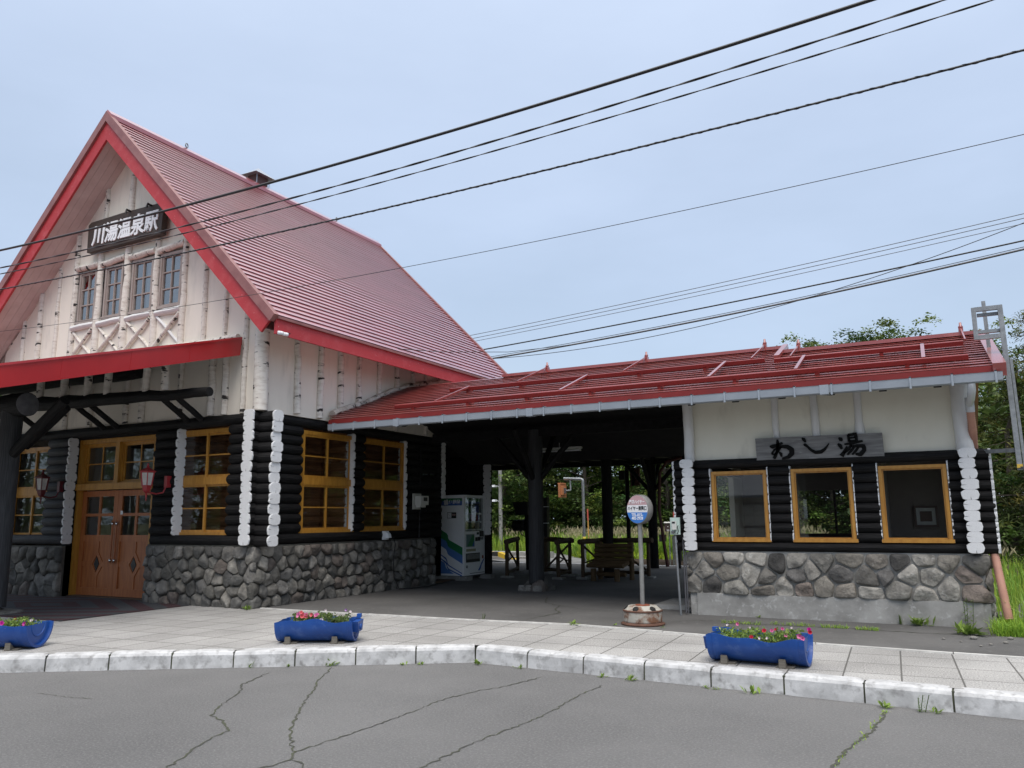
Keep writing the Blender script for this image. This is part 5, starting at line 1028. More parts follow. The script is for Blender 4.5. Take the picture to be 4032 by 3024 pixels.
rf = random.Random(4)
dirL = math.atan2(-dL.y, -dL.x); dirR = math.atan2(dR.y, dR.x)
planter((-9.53, 5.61), math.radians(26), .90, 'blue half barrel planter at the left edge holding magenta flowers', 'magenta and lilac petunias in the leftmost blue planter', 0, [(.385, -.17, .075, 0, .032), (.14, -.20, .085, 0, .036), (.02, -.21, .05, 2, .022), (.22, -.23, .05, 2, .018), (.28, .12, .08, 4, .02), (-.10, -.22, .05, 3, .025), (-.2, -.2, .06, 2, .025), (.1, .1, .10, 3, .02), (-.03, .0, .09, 4, .02)])
planter((-6.51, 7.50), math.radians(26.5), .86, 'blue half barrel planter with a dipped rim in the middle holding coral flowers', 'coral and white flowers in the middle blue planter', 1, [(rf.uniform(-.22, .02), rf.uniform(-.15, .1), rf.uniform(.08, .125), rf.choice((5, 5, 1, 5)), .027) for _ in range(15)]+[(.0, -.2, .06, 5, .022), (.08, -.2, .065, 4, .024), (.30, .1, .14, 2, .018), (.36, .05, .12, 4, .018), (.05, .1, .14, 4, .016)])
planter((-1.62, 8.21), math.radians(-1.5), .88, 'blue half barrel planter on the right side holding pink and crimson flowers', 'pink and crimson petunias in the rightmost blue planter', 2, [(-.20, .0, .15, 1, .020), (.06, -.05, .105, 3, .024), (-.03, -.2, .06, 3, .021), (.13, -.05, .11, 1, .019), (.16, .0, .115, 3, .016), (.21, .05, .12, 1, .018), (.27, -.1, .085, 1, .020), (.40, -.15, .09, 1, .026), (.43, -.18, .075, 1, .024), (.46, .02, .13, 0, .022), (.47, .0, .11, 3, .022), (-.3, .0, .13, 4, .015), (-.1, .05, .12, 4, .013), (.05, -.19, .055, 4, .015), (.3, .05, .13, 4, .012), (.12, -.2, .06, 4, .014)])
def chock(x, y, a, lab):
    t = thing('wooden_chock', lab, 'chock', (x, y, 0), a, 'wooden chocks under the planters'); b = MB()
    b.hexa([(-.032, -.05, 0), (.032, -.05, 0), (.032, .05, 0), (-.032, .05, 0), (-.030, -.045, .085), (.030, -.045, .085), (.030, .01, .035), (-.030, .01, .035)]); b.build('block', chock_m, t, local=True)
    b = MB(); b.box(-.06, .10, -.02, .06, 0, .016); b.build('base_strip', chock_m, t, local=True)
nL = V((dL.y, -dL.x, 0)); nL = nL if nL.y < 0 else -nL
for c, a, L, lab in (((-9.53, 5.61), math.radians(26), .9, ('left planter',)), ((-6.51, 7.50), math.radians(26.5), .86, ('middle planter',)), ((-1.62, 8.21), math.radians(-1.5), .88, ('right planter',))):
    u = V((math.cos(a), math.sin(a), 0)); nn = V((math.sin(a), -math.cos(a), 0))
    for s_, w_ in ((-.30, 'left'), (.24, 'right')):
        q = V((c[0], c[1], 0))+u*s_+nn*.165; chock(q.x, q.y, a, 'grey wooden chock under the %s end of the %s' % (w_, lab[0]))
# ================================================================== log railings, bench
rail_m = M('brown_log_rail', (.11, .072, .042), (.06, .04, .025), rough=.8, uv=1, stretch=(12, 1.2, 1), scale=2)
def railing(posts, lab, braces=True):
    c = posts[0]; t = thing('log_railing', lab, 'railing', (c[0], c[1], 0), group='log railings at the ticket gate')
    for (x, y) in posts: b = MB(); b.tube(wav((x, y, .05), (x, y, .80), 4, .008), .045, 10, 0, wob=.06); b.build('rail_post', rail_m, t)
    for p, q in zip(posts, posts[1:]):
        p, q = V((*p, 0)), V((*q, 0)); d = (q-p).normalized()
        b = MB(); b.tube(wav(p-d*.12+V((0, 0, .84)), q+d*.12+V((0, 0, .86)), 4, .008), .062, 10, 0, wob=.04); b.build('top_rail', rail_m, t)
        b = MB(); b.tube([p+V((0, 0, .11)), q+V((0, 0, .12))], .04, 8); b.build('bottom_rail', rail_m, t)
        if braces:
            b = MB(); b.tube(wav(p+d*.04+V((0, 0, .74)), q-d*.06+V((0, 0, .18)), 3, .015), .026, 7); b.tube(wav(p+d*.06+V((0, 0, .36)), p.lerp(q, .5)+V((0, 0, .45)), 3, .01), .018, 6); b.build('diagonal_brace', rail_m, t)
    b = MB()
    for p in posts: b.box(p[0]-.13, p[0]+.13, p[1]-.08, p[1]+.12, -.002, .045)
    b.build('footing', concrete, t)
railing([(-9.16, 17.15), (-9.78, 18.9)], 'brown log railing nearest the vending machine'); railing([(-9.16, 17.15), (-9.45, 17.25)], 'short log rail tied to the dark corner post') if False else None
railing([(-7.83, 17.18), (-8.01, 18.25), (-8.88, 18.72)], 'brown log railing between the front passage post and the bench')
railing([(-7.30, 17.38), (-7.05, 18.4), (-6.0, 18.2)], 'brown log railing behind the wooden bench')
t = thing('wooden_bench', 'dark brown half log bench with a high slatted back inside the passage', 'bench', (-6.62, 17.3, 0))
u = V((1, -.02, 0)).normalized(); w_ = V((.02, 1, 0)).normalized(); o = V((-6.90, 17.02, 0))
bench_m = M('bench_wood', (.15, .095, .042), (.09, .055, .025), rough=.75, uv=1, stretch=(10, 1.2, 1), scale=2)
for k, (d_, z) in enumerate(((.0, .335), (.15, .365), (.30, .385))):
    b = MB(); b.tube([o+u*-.14+w_*d_+V((0, 0, z)), o+u*.72+w_*d_+V((0, 0, z))], .08, 12, 0, sq=.62); b.build('seat_log', bench_m, t)
for k in range(4):
    z = .47+k*.105; b = MB(); b.tube([o+u*-.15+w_*(.44+k*.02)+V((0, 0, z-.03)), o+u*.76+w_*(.44+k*.02)+V((0, 0, z-.03))], .052, 12, 0); b.build('back_log', bench_m, t)
for d_, l in ((0, .27), (.56, .27)): b = MB(); b.tube([o+u*d_+V((0, 0, 0)), o+u*d_+V((0, 0, l))], .062, 12, 0); b.build('front_leg', bench_m, t)
for d_ in (-.06, .70): b = MB(); b.tube([o+u*d_+w_*.55, o+u*d_+w_*.58+V((0, 0, .84))], .055, 12, 0); b.build('rear_leg', bench_m, t)
b = MB(); b.tube([o+u*-.02+V((0, .3, .13)), o+u*.66+V((0, .3, .13))], .05, 10); b.build('stretcher', bench_m, t)
# fluorescent tubes under the canopy
for (x, y, z, L, lab) in ((-6.9, 15.3, 2.78, 1.0, 'unlit white tube light above the bench'), (-9.2, 17.9, 2.80, .5, 'unlit short tube light right of the dark log corner')):
    t = thing('tube_light', lab, 'light', (x, y, z), 0, 'unlit tube lights under the passage roof'); b = MB(); b.box(x-L/2, x+L/2, y-.05, y+.05, z+.03, z+.07); b.build('housing', cream_pl, t)
    b = MB(); b.tube([(x-L/2+.03, y, z), (x+L/2-.03, y, z)], .018, 8); b.build('tube', white_pl, t); b = MB()
    for s_ in (-1, 1): b.box(x+s_*(L/2-.03)-.015, x+s_*(L/2-.03)+.015, y-.02, y+.02, z-.02, z+.03)
    b.tube([(x, y, z+.07), (x, y, 2.95)], .01, 6); b.build('end_holder', cream_pl, t)
# ================================================================== platform furniture
orange = M('mirror_orange', (.52, .22, .10), (.45, .18, .08), rough=.5, scale=5)
t = thing('platform_mirror', 'orange backed square mirror hung from a bent grey pole beyond the platform', 'mirror', (-10.3, 24.75, 0))
b = MB(); b.tube([(-10.32, 24.75, -.2), (-10.33, 24.75, 2.56), (-10.34, 24.75, 2.63), (-10.40, 24.75, 2.655), (-11.02, 24.75, 2.69)], .048, 12); b.build('bent_pole', galv, t)
b = MB(); b.tube([(-10.785, 24.75, 2.65), (-10.765, 24.75, 2.31), (-10.78, 24.7, 2.29), (-10.95, 24.6, 2.28)], .028, 8); b.build('hanger', galv, t)
b = MB(); c_, nn, uu = V((-10.97, 24.55, 2.28)), V((.998, -.07, 0)).normalized(), V((.07, .998, 0)).normalized()
b.fbox(c_, uu, (0, 0, 1), nn, -.24, .24, -.22, .22, -.05, .0); b.fbox(c_, uu, (0, 0, 1), nn, -.15, .15, -.14, .14, .0, .05); b.fbox(c_, uu, (0, 0, 1), nn, -.18, .18, .22, .26, -.1, .02); b.build('mirror_back', orange, t)
b = MB(); b.fbox(c_, uu, (0, 0, 1), nn, -.035, .035, -.09, .09, .05, .10); b.build('clamp', cable_grey, t); b = MB(); b.lathe([(.052, 0), (.052, .07), (0, .07)], (-10.325, 24.75, .70), 10); b.build('yellow_band', M('band_yellow', (.6, .5, .05), rough=.5), t)
t = thing('platform_mirror', 'dark mirror unit on a black post at the right end of the platform', 'mirror', (-7.95, 22.4, 0))
b = MB(); b.tube([(-7.95, 22.4, 0), (-7.95, 22.4, 3.05)], .062, 10); b.build('post', black_wood, t)
c_, nn, uu = V((-7.70, 22.35, 2.55)), V((-.35, -.93, 0)).normalized(), V((.93, -.35, 0)).normalized()
b = MB(); b.fbox(c_, uu, (0, 0, 1), nn, -.17, .17, -.26, .26, -.05, 0); b.fbox(c_, uu, (0, 0, 1), nn, -.11, .11, -.18, .18, 0, .05); b.build('mirror_back', M('shaded_maroon', (.16, .07, .055), rough=.6), t)  # orange mirror back darkened to maroon; shade is put into the colour
b = MB(); b.fbox(c_, uu, (0, 0, 1), nn, -.03, .03, -.26, .26, .051, .10); b.tube([(-7.95, 22.4, 2.86), (-7.7, 22.38, 2.86)], .025, 8); b.build('clamp', black_wood, t); b = MB(); b.box(-8.17, -8.02, 22.33, 22.45, 2.47, 2.75); b.build('side_box', dark_pl, t)
t = thing('platform_signal', 'black hooded signal boxes on a dark post left of the front passage post', 'signal', (-10.05, 20.0, 0))
b = MB(); b.tube([(-10.03, 20.05, 0), (-10.06, 20.05, 1.5)], .075, 10); b.build('post', black_wood, t)
b = MB(); b.hexa([(-10.28, 19.8, 1.48), (-9.92, 19.8, 1.48), (-9.92, 20.2, 1.48), (-10.28, 20.2, 1.48), (-10.35, 19.75, 1.80), (-9.90, 19.75, 1.80), (-9.90, 20.25, 1.80), (-10.35, 20.25, 1.80)]); b.box(-10.37, -9.88, 19.7, 20.3, 1.80, 1.83); b.build('upper_hood', M('dull_black', (.015, .015, .017), rough=.6), t)
b = MB(); b.tube([(-10.44, 20.0, 1.19), (-10.12, 20.0, 1.20)], .155, 16); b.box(-10.55, -10.3, 19.85, 20.15, 1.32, 1.34); b.box(-10.56, -10.3, 19.85, 20.15, 1.06, 1.08); b.build('lamp_housing', M('dull_black', (.015, .015, .017), rough=.6), t)
b = MB(); b.tube([(-10.25, 20.0, 1.05), (-10.22, 20.0, .95), (-10.08, 20.0, .88)], .014, 6); b.build('cable', cable_m, t)
t = thing('electrical_cabinet', 'narrow dark cabinet with two white straps behind the front passage post', 'cabinet', (-9.0, 18.95, 0)); b = MB(); b.box(-9.06, -8.93, 18.95, 19.1, .0, 1.92); b.build('case', dark_pl, t); b = MB(); b.box(-9.08, -8.91, 18.93, 19.0, 1.25, 1.27); b.box(-9.08, -8.91, 18.93, 19.0, 1.67, 1.69); b.build('strap', white_pl, t)
t = thing('striped_barrier', 'yellow and black striped sloping barrier beyond the platform edge', 'barrier', (-13.6, 25.6, -.2))
b = MB(); K = 10; pr = [(-15.6, .20), (-14.0, .19), (-13.7, .09), (-13.39, -.05), (-12.9, -.21)]
def prz(x):
    for (a, za), (c, zc) in zip(pr, pr[1:]):
        if x <= c: return za+(zc-za)*(x-a)/(c-a)
    return pr[-1][1]
for k in range(K):
    a, c = -15.6+2.7*k/K, -15.6+2.7*(k+1)/K; b.hexa([(a, 25.5, prz(a)-.13), (c, 25.5, prz(c)-.13), (c, 25.8, prz(c)-.13), (a, 25.8, prz(a)-.13), (a, 25.5, prz(a)+.02), (c, 25.5, prz(c)+.02), (c, 25.8, prz(c)+.02), (a, 25.8, prz(a)+.02)], k % 2)
b.build('striped_beam', [M('barrier_yellow', (.62, .42, .03), (.5, .33, .03), rough=.6, scale=4), M('barrier_black', (.03, .03, .03), rough=.6)], t)
for bb in ((-17, -12.7, 26.0, 26.5, -.2, .03), (-17, -12.6, 26.6, 27.3, -.2, .16)): b = MB(); b.box(*bb); b.build('sleeper_step', concrete, t)
t = thing('lighting_column', 'pale concrete lighting column with two small lamps beyond the platform', 'column', (-17.16, 31.4, -.2))
b = MB(); b.tube([(-17.06, 31.4, -.2), (-17.09, 31.4, 7)], .085, 14); b.build('shaft', concrete, t)
for z, x in ((2.72, -17.26), (2.08, -17.24)):
    b = MB(); b.tube([(-17.08, 31.4, z), (-17.16, 31.3, z+.08), (x, 31.2, z+.1)], .015, 6); b.hexa([(x-.12, 31.1, z+.04), (x+.06, 31.1, z+.04), (x+.06, 31.3, z+.04), (x-.12, 31.3, z+.04), (x-.09, 31.12, z+.13), (x+.05, 31.12, z+.13), (x+.05, 31.28, z+.13), (x-.09, 31.28, z+.13)]); b.build('lamp_head', white_pl, t)
t = thing('relay_cabinet', 'dark brown trackside relay box with white lettering on grey posts', 'relay box', (-7.52, 25.0, -.2))
b = MB(); b.box(-7.645, -7.39, 24.9, 25.1, .935, 1.20); bx = b.build('case', M('relay_brown', (.075, .052, .05), rough=.5), t); b = MB(); b.hexa([(-7.66, 24.87, 1.20), (-7.38, 24.87, 1.20), (-7.38, 25.13, 1.20), (-7.66, 25.13, 1.20), (-7.65, 24.89, 1.235), (-7.39, 24.89, 1.235), (-7.39, 25.11, 1.235), (-7.65, 25.11, 1.235)]); b.build('lid', cream_pl, t)
text('K2', .065, ink_white, (-7.53, 24.896, .97), (1, 0, 0), (0, 0, 1), t, bold=.003, depth=.002); b = MB(); b.box(-7.55, -7.52, 24.895, 24.90, 1.075, 1.095); b.build('name_plate', ink_white, t)
b = MB(); b.tube([(-7.53, 25, -.2), (-7.53, 25, .94)], .02, 8); b.build('support', galv, t); b = MB(); b.tube([(-7.42, 25.1, -.2), (-7.42, 25.1, .80)], .05, 8); b.build('support', galv, t); b = MB(); b.box(-7.85, -7.66, 24.95, 25.1, .62, .84); b.build('lower_box', dark_pl, t)
t = thing('track_machine', 'orange piece of track equipment in the grass behind the annex', 'equipment', (-7.1, 25.6, -.2)); b = MB(); b.box(-7.42, -7.05, 25.6, 25.9, .78, .86); b.lathe([(0, -.04), (.07, -.04), (.075, 0), (.07, .04), (0, .04)], (-7.33, 25.55, .93), 14, axis=(0, 1, 0)); b.box(-7.40, -7.28, 25.6, 25.8, .86, 1.0); b.build('body', M('track_orange', (.55, .24, .02), (.4, .16, .02), rough=.6, scale=6), t); b = MB(); b.box(-7.40, -7.36, 25.7, 25.8, -.2, .78); b.box(-7.12, -7.08, 25.7, 25.8, -.2, .78); b.build('stand', dark_pl, t)
def pole(x, y, z0, z1, label, knot=False, r=.022):
    t = thing('marker_pole', label, 'pole', (x, y, z0), group='orange marker poles by the track'); zs = z0+(z1-z0)*.78
    b = MB(); b.tube([(x, y, z0), (x-.02, y, zs)], r, 8); b.build('shaft', M('faded_orange', (.55, .30, .07), rough=.6), t); b = MB(); b.tube([(x-.02, y, zs), (x-.03, y, z1)], r*1.25, 8); b.build('red_tip', M('tip_red', (.50, .10, .07), rough=.5), t)
    if knot: b = MB(); b.box(x-.05, x+.10, y-.02, y+.02, zs-.10, zs+.06); b.build('ribbon', M('blue_ribbon', (.05, .22, .42), rough=.7), t)
pole(-11.29, 27.5, -.2, 1.70, 'thin red tipped marker pole right of the mirror pole'); pole(-7.33, 25.0, -.2, 1.54, 'yellow marker pole with a blue ribbon beside the relay box', True)
# ================================================================== overhead wires (three photo sightings each, in a plane of their own)
def seen(px_, py_, Y):
    d = rt*(px_-2016)-up*(py_-1512)+fw*3140.5; return CAM+d*(Y/d.y)
def wire(p3, Y, r, label, twist=0, mat=cable_m, ext=(1.6, 1.7), beads=0):
    A, B, C = [seen(x, y, Y) for x, y in p3]; P = []
    tb = (B.x-A.x)/(C.x-A.x); N = 120
    def f(t):                                                          # quadratic in x: the wire's own sag
        l0 = (t-tb)*(t-1)/(tb); l1 = t*(t-1)/(tb*(tb-1)); l2 = t*(t-tb)/(1-tb); return V((A.x+(C.x-A.x)*t, Y, A.z*l0+B.z*l1+C.z*l2))
    t0, t1 = -ext[0]+1, ext[1]
    P = [f(t0+(t1-t0)*k/N) for k in range(N+1)]
    b = MB(); L = (P[-1]-P[0]).length
    if not twist: b.tube(P, r, 7)
    else:
        n = int(L/twist*10); Q = [[], []]
        for k in range(n+1):
            c = f(t0+(t1-t0)*k/n); a = 2*math.pi*k/10; o = V((0, math.cos(a), math.sin(a)))
            if beads: Q[0].append(c); Q[1].append(c+o*(r*.95))
            else:
                o = V((0, math.cos(a)*r*.9, math.sin(a)*r*.9)); Q[0].append(c+o); Q[1].append(c-o)
        b.tube(Q[0], r, 5); b.tube(Q[1], r*(.35 if beads else 1), 5)
    tag(b.build('overhead_wire', mat, origin=tuple(P[0])), label, 'wire', 'overhead wires')
wire(((0, 986), (900, 764), (3430, 0)), 6.6, .016, 'thickest black cable crossing in front of the sign on the gable')
wire(((0, 1055), (1600, 655), (3718, 0)), 6.9, .0065, 'twisted black wire just below the thickest cable', twist=.9)
wire(((0, 1079), (1600, 691), (3910, 0)), 7.0, .005, 'thin twisted wire pair running under the upper twisted wire', twist=.8)
wire(((0, 1140), (1600, 800), (4032, 197)), 6.5, .0095, 'black cable wrapped in a spiral lashing wire crossing the roof', twist=.16, beads=1)
wire(((110, 1292), (1595, 1052), (4032, 529)), 7.6, .0035, 'single thin wire crossing the lower red roof and open sky', ext=(1.6, 1.7))
wire(((2000, 1291), (3016, 1074), (4032, 841)), 24.0, .010, 'topmost of three fine parallel wires behind the annex roof', mat=cable_grey, ext=(1.7, 1.8))
wire(((2000, 1305), (3016, 1090), (4032, 859)), 24.2, .010, 'middle of three fine parallel wires behind the annex roof', mat=cable_grey, ext=(1.7, 1.8))
wire(((2000, 1318), (3016, 1107), (4032, 880)), 24.4, .009, 'lowest of three fine parallel wires behind the annex roof', mat=cable_grey, ext=(1.7, 1.8))
wire(((2055, 1349), (3525, 1056.5), (4032, 947)), 23.0, .021, 'dark single cable between the fine wires and the grey bundle', ext=(1.7, 1.8))
wire(((2294, 1349.6), (2891, 1234), (4032, 981)), 22.6, .028, 'grey bundled cable lowest above the annex roof', mat=M('bundle_grey', (.13, .13, .14), rough=.5), ext=(1.7, 1.8))
wire(((2294, 1342), (2891, 1226), (4032, 972)), 22.65, .009, 'thin messenger wire running on top of the grey bundled cable', ext=(1.7, 1.8))
wire(((2480, 1342), (3139, 1185), (4032, 877)), 22.3, .010, 'slack wire sagging diagonally across the grey bundled cable', ext=(1.7, 1.8))
b = MB(); b.tube([V((-9.0, 9.32, 4.35)), seen(1200, 1318, 10.0), seen(1340, 1336, 10.9), seen(1489, 1368, 12.0), seen(1750, 1386, 14.2), seen(2000, 1386, 16.5), seen(2250, 1358, 20.0), seen(2480, 1314, 22.6)], .0075, 6); tag(b.build('service_wire', cable_m, origin=(-9, 9.32, 4.35)), 'service wire from the white insulators at the eave corner to the rear cables', 'wire', 'overhead wires')
# ================================================================== trees
def make_tree(seed, H, rad, kind='broad', nc=70, per=55, ls=(.09, .17), lowest=.22):
    rs = random.Random(seed); tr = MB(); lf = MB(); tips = []
    r0_ = H*.018+.03
    tp = [V((0, 0, 0))]
    for k in range(1, 7): tp.append(V((rs.gauss(0, .05)*k, rs.gauss(0, .05)*k, H*.88*k/6)))
    tr.tube(tp, [r0_*(1-.85*k/6) for k in range(7)], 8, 0, wob=.05)
    for k in range(nc):
        t = rs.uniform(lowest, 1.0)**.85; i = min(5, int(t*6)); base = tp[i].lerp(tp[i+1], t*6-i); a = rs.uniform(0, 6.283)
        prof = math.sin(math.pi*min(1, (1-t)*.75+.22))**.8 if kind == 'broad' else (1-t*.93)
        L = rad*prof*rs.uniform(.45, 1.05); rise = (.35 if kind == 'broad' else -.18)*L*rs.uniform(.3, 1.3)+ (H*.10*rs.random() if kind == 'broad' and t > .8 else 0)
        tip = base+V((math.cos(a)*L, math.sin(a)*L, rise)); mid = base.lerp(tip, .5)+V((0, 0, (.06 if kind == 'broad' else -.04)*L))
        if k % 2 == 0: tr.tube([base, mid, tip], [r0_*.28*(1-t*.6), r0_*.16*(1-t*.6), .008], 5, 0)
        tips.append((tip, a, t)); 
        if L > rad*.5: tips.append((mid.lerp(tip, .3)+V((rs.gauss(0, .15), rs.gauss(0, .15), rs.gauss(0, .1))), a, t))
    tones = [(1, 1, 1), (.75, .85, .8), (1.35, 1.25, 1.0), (.6, .72, .7), (1.7, 1.5, 1.1)]
    for c, a, t in tips:
        cs = rad*rs.uniform(.12, .22); fl = .42 if kind == 'broad' else .30; tn = rs.choice(tones); tone = tuple(x*rs.uniform(.85, 1.15) for x in tn)
        for _ in range(per):
            g = V((rs.gauss(0, .55), rs.gauss(0, .55), rs.gauss(0, .5)*fl))*cs; g.z -= .25*(g.x*g.x+g.y*g.y)/cs
            p = c+g; d = V((rs.gauss(0, .55), rs.gauss(0, .55), 1)).normalized(); x = d.orthogonal().normalized(); an = rs.uniform(0, 6.283); x = x*math.cos(an)+d.cross(x)*math.sin(an); y = d.cross(x); s = rs.uniform(*ls); v_ = rs.uniform(.8, 1.2)
            col = tuple(min(2.5, q*v_) for q in tone)
            if kind == 'broad': lf.add([p-x*s*.6, p+y*s*.34+x*s*.05, p+x*s*.65-d*s*.12, p-y*s*.34+x*s*.05], [(0, 1, 2, 3)], 0, False, col)
            else: lf.add([p-x*s*.8, p+y*s*.10, p+x*s*.8-d*s*.3, p-y*s*.10], [(0, 1, 2, 3)], 0, False, col)
    return tr.mesh('trunk', bark), lf.mesh('crown', leaf_m if kind == 'broad' else needle_m)
T1 = make_tree(1, 8.0, 2.7, nc=95, per=60, lowest=.08); T2 = make_tree(2, 7.6, 2.9, nc=95, per=60, lowest=.06); T3 = make_tree(3, 8.4, 2.6, nc=95, per=60, lowest=.06); T4 = make_tree(4, 9.4, 2.8, nc=110, per=120, ls=(.075, .14), lowest=.3)
B1 = make_tree(7, 2.6, 1.7, nc=60, per=48, ls=(.07, .13), lowest=.02); C1 = make_tree(8, 6.2, 2.0, 'needle', nc=120, per=70, ls=(.06, .13), lowest=.03)
def tree(pair, x, y, z, s, rot, name, label, group, sx=1.0):
    t = thing(name, label, 'tree' if 'shrub' not in name else 'shrub', (x, y, z), rot, group); t.scale = (s*sx, s*sx, s)
    for nm, me in (('trunk', pair[0]), ('crown', pair[1])): o = bpy.data.objects.new(nm, me); S.collection.objects.link(o); o.parent = t
rt_ = random.Random(21)
row = [(-27.5, 35, T3), (-24.6, 36.5, T1), (-22.0, 33.6, T2), (-19.4, 35.5, T1), (-17.6, 32.8, T3), (-15.6, 35.8, T2), (-13.6, 33.2, T1), (-11.8, 36.2, T3), (-10.2, 33.6, T2), (-8.5, 36.4, T1), (-6.9, 33.0, T3), (-5.0, 36.0, T2), (-12.6, 38.5, T2), (-16.8, 38.6, T1), (-20.8, 38.9, T3), (-8.0, 39.0, T3), (-3.6, 33.4, T1)]
lab = ['dense broadleaf tree at the wood edge beyond the railway']
for k, (x, y, T) in enumerate(row): tree(T, x, y, -.3, rt_.uniform(.84, .96) if x < -4 else .80, rt_.uniform(0, 6.28), 'broadleaf_tree', lab[0], 'trees at the wood edge behind the passage')
for k in range(26): tree(B1, -28+k*1.05+rt_.uniform(-.3, .3), 33.0+rt_.uniform(-.5, .9), -.3, rt_.uniform(.7, 1.1), rt_.uniform(0, 6.28), 'shrub', 'leafy shrub under the trees at the wood edge', 'shrubs under the trees behind the passage')
for k in range(16): tree(B1, -26+k*1.6+rt_.uniform(-.4, .4), 37.2+rt_.uniform(-.6, .6), -.3, rt_.uniform(1.9, 2.5), rt_.uniform(0, 6.28), 'shrub', 'large dark shrub deep inside the wood behind the passage', 'shrubs deep inside the wood')
tree(T4, -2.75, 34.5, -.3, .94, .6, 'broadleaf_tree', 'open crowned tree whose left rounded top shows above the red annex roof', 'trees showing above the annex roof')
tree(T4, -1.1, 34.0, -.3, .92, 2.9, 'broadleaf_tree', 'tallest open crowned tree above the annex roof ridge', 'trees showing above the annex roof')
tree(T4, .65, 35.0, -.3, .82, 4.4, 'broadleaf_tree', 'loose tree top directly left of the galvanised frame', 'trees showing above the annex roof')
tree(T4, 3.3, 33.5, -.3, .86, 1.7, 'broadleaf_tree', 'tall tree at the right edge behind the galvanised frame', 'trees showing above the annex roof')
tree(C1, 2.55, 19.6, -.1, 1.05, .4, 'yew_tree', 'olive green feathery conifer close behind the right end of the annex', 'conifers right of the annex'); tree(C1, 1.75, 22.6, -.1, .95, 2.1, 'yew_tree', 'darker conifer further back between the annex corner and the olive conifer', 'conifers right of the annex')
for x, y, s_, l in ((3.1, 24.5, 1.7, 'big leafy shrub at the right edge below the olive conifer'), (1.9, 28.0, 2.0, 'tall dark shrub in the gap right of the annex log ends'), (4.4, 28.5, 2.3, 'tall shrub at the far right behind the conifers'), (.6, 27.2, 1.7, 'dark shrub half hidden behind the annex corner')): tree(B1, x, y, -.1, s_, x*2, 'shrub', l, 'shrubs right of the annex')
tree(C1, 3.55, 21.5, -.1, 1.15, 3.3, 'yew_tree', 'tallest olive conifer at the very right edge of the view', 'conifers right of the annex')
tree(T1, 2.9, 25.0, -.1, .60, 1.0, 'broadleaf_tree', 'green leafy tree low behind the conifers at the right edge', 'trees right of the annex'); tree(B1, 1.5, 26.5, -.1, 1.3, 1.0, 'shrub', 'wide leafy shrub behind the annex log ends', 'shrubs right of the annex'); tree(B1, 2.3, 22.0, -.1, .95, 2.0, 'shrub', 'low dark shrub at the right edge behind the tall grass', 'shrubs right of the annex'); tree(T2, .3, 29.5, -.1, .70, 3.0, 'broadleaf_tree', 'dark broadleaf tree filling the gap behind the annex end', 'trees right of the annex')
# ================================================================== grass and weeds
def grass(name, n, area, h0, h1, z, seed, w_=.012, tones=((1, 1, 1), (1.3, 1.15, .9), (.8, .95, .8)), plume=0, lean=.35):
    rs = random.Random(seed); b = MB()
    for _ in range(n):
        x, y = area(rs); h = rs.uniform(h0, h1); a = rs.uniform(0, 6.283); l = rs.gauss(0, lean)*h; dx, dy = math.cos(a)*l, math.sin(a)*l; ww = w_*rs.uniform(.6, 1.4); px_, py_ = -math.sin(a+rs.uniform(-1, 1)), math.cos(a); zz = z(x, y) if callable(z) else z
        tn = rs.choice(tones); v_ = rs.uniform(.75, 1.25); col = tuple(c*v_ for c in tn)
        b.add([(x-px_*ww, y-py_*ww, zz), (x+px_*ww, y+py_*ww, zz), (x+dx*.35+px_*ww*.8, y+dy*.35+py_*ww*.8, zz+h*.55), (x+dx*.35-px_*ww*.8, y+dy*.35-py_*ww*.8, zz+h*.55), (x+dx, y+dy, zz+h*(1-abs(l)/h*.35))], [(0, 1, 2, 3), (3, 2, 4)], 0, False, col)
        if plume and rs.random() < plume:
            q = V((x+dx*.6, y+dy*.6, zz+h*.95)); g = rs.uniform(.10, .22); e = V((rs.gauss(0, .05), rs.gauss(0, .05), g))
            b.add([q, q+e*.5+V((.025, 0, 0)), q+e, q+e*.5-V((.025, 0, 0))], [(0, 1, 2, 3)], 1, False, (1, 1, 1)); b.add([q, q+e*.5+V((0, .025, 0)), q+e, q+e*.5-V((0, .025, 0))], [(0, 1, 2, 3)], 1, False, (1, 1, 1))
    return tag(b.build(name, [grass_m, M('grass_plume', (.36, .32, .20), (.26, .24, .14), rough=.9, scale=2)]), None, None, None, 'stuff')
def offpath(rs, y0, y1):
    while True:
        y = rs.uniform(y0, y1); x = rs.uniform(-.66, -.12)*y
        if x > -9.3-(y-23.8)*.66 or y > 31.2: return x, y
o = grass('tall_grass', 17000, lambda rs: offpath(rs, 27.2, 32.4), .75, 1.15, -.2, 5, .022, plume=.16); tag(o, 'tall field grass with pale plumes between the railway and the wood', 'grass')
o = grass('trackside_plants', 5000, lambda rs: offpath(rs, 26.9, 28.4), .22, .5, -.2, 6, .03, ((1.5, 1.25, .5), (1.3, 1.1, .5), (1, 1, .8)), lean=.6); tag(o, 'low yellow green plants growing along the railway track', 'grass')
o = grass('roadside_grass', 2600, lambda rs: ((lambda x, y: (x, y))(.60+rs.random()**.8*1.9, rs.uniform(11.3, 16.5))), .18, .60, -.03, 7, .007); tag(o, 'long bright grass right of the annex wall', 'grass')
o = grass('roadside_grass', 1500, lambda rs: (lambda t, q: (.50+.62*t+rs.gauss(0, .03), 11.12+.75*q))(rs.random(), rs.random()**1.3), .07, .24, -.01, 8, .005, ((1.1, 1.15, .8), (1.3, 1.25, .8), (.9, 1, .8)), lean=.7); tag(o, 'short bright grass tuft at the right end of the asphalt strip', 'grass')
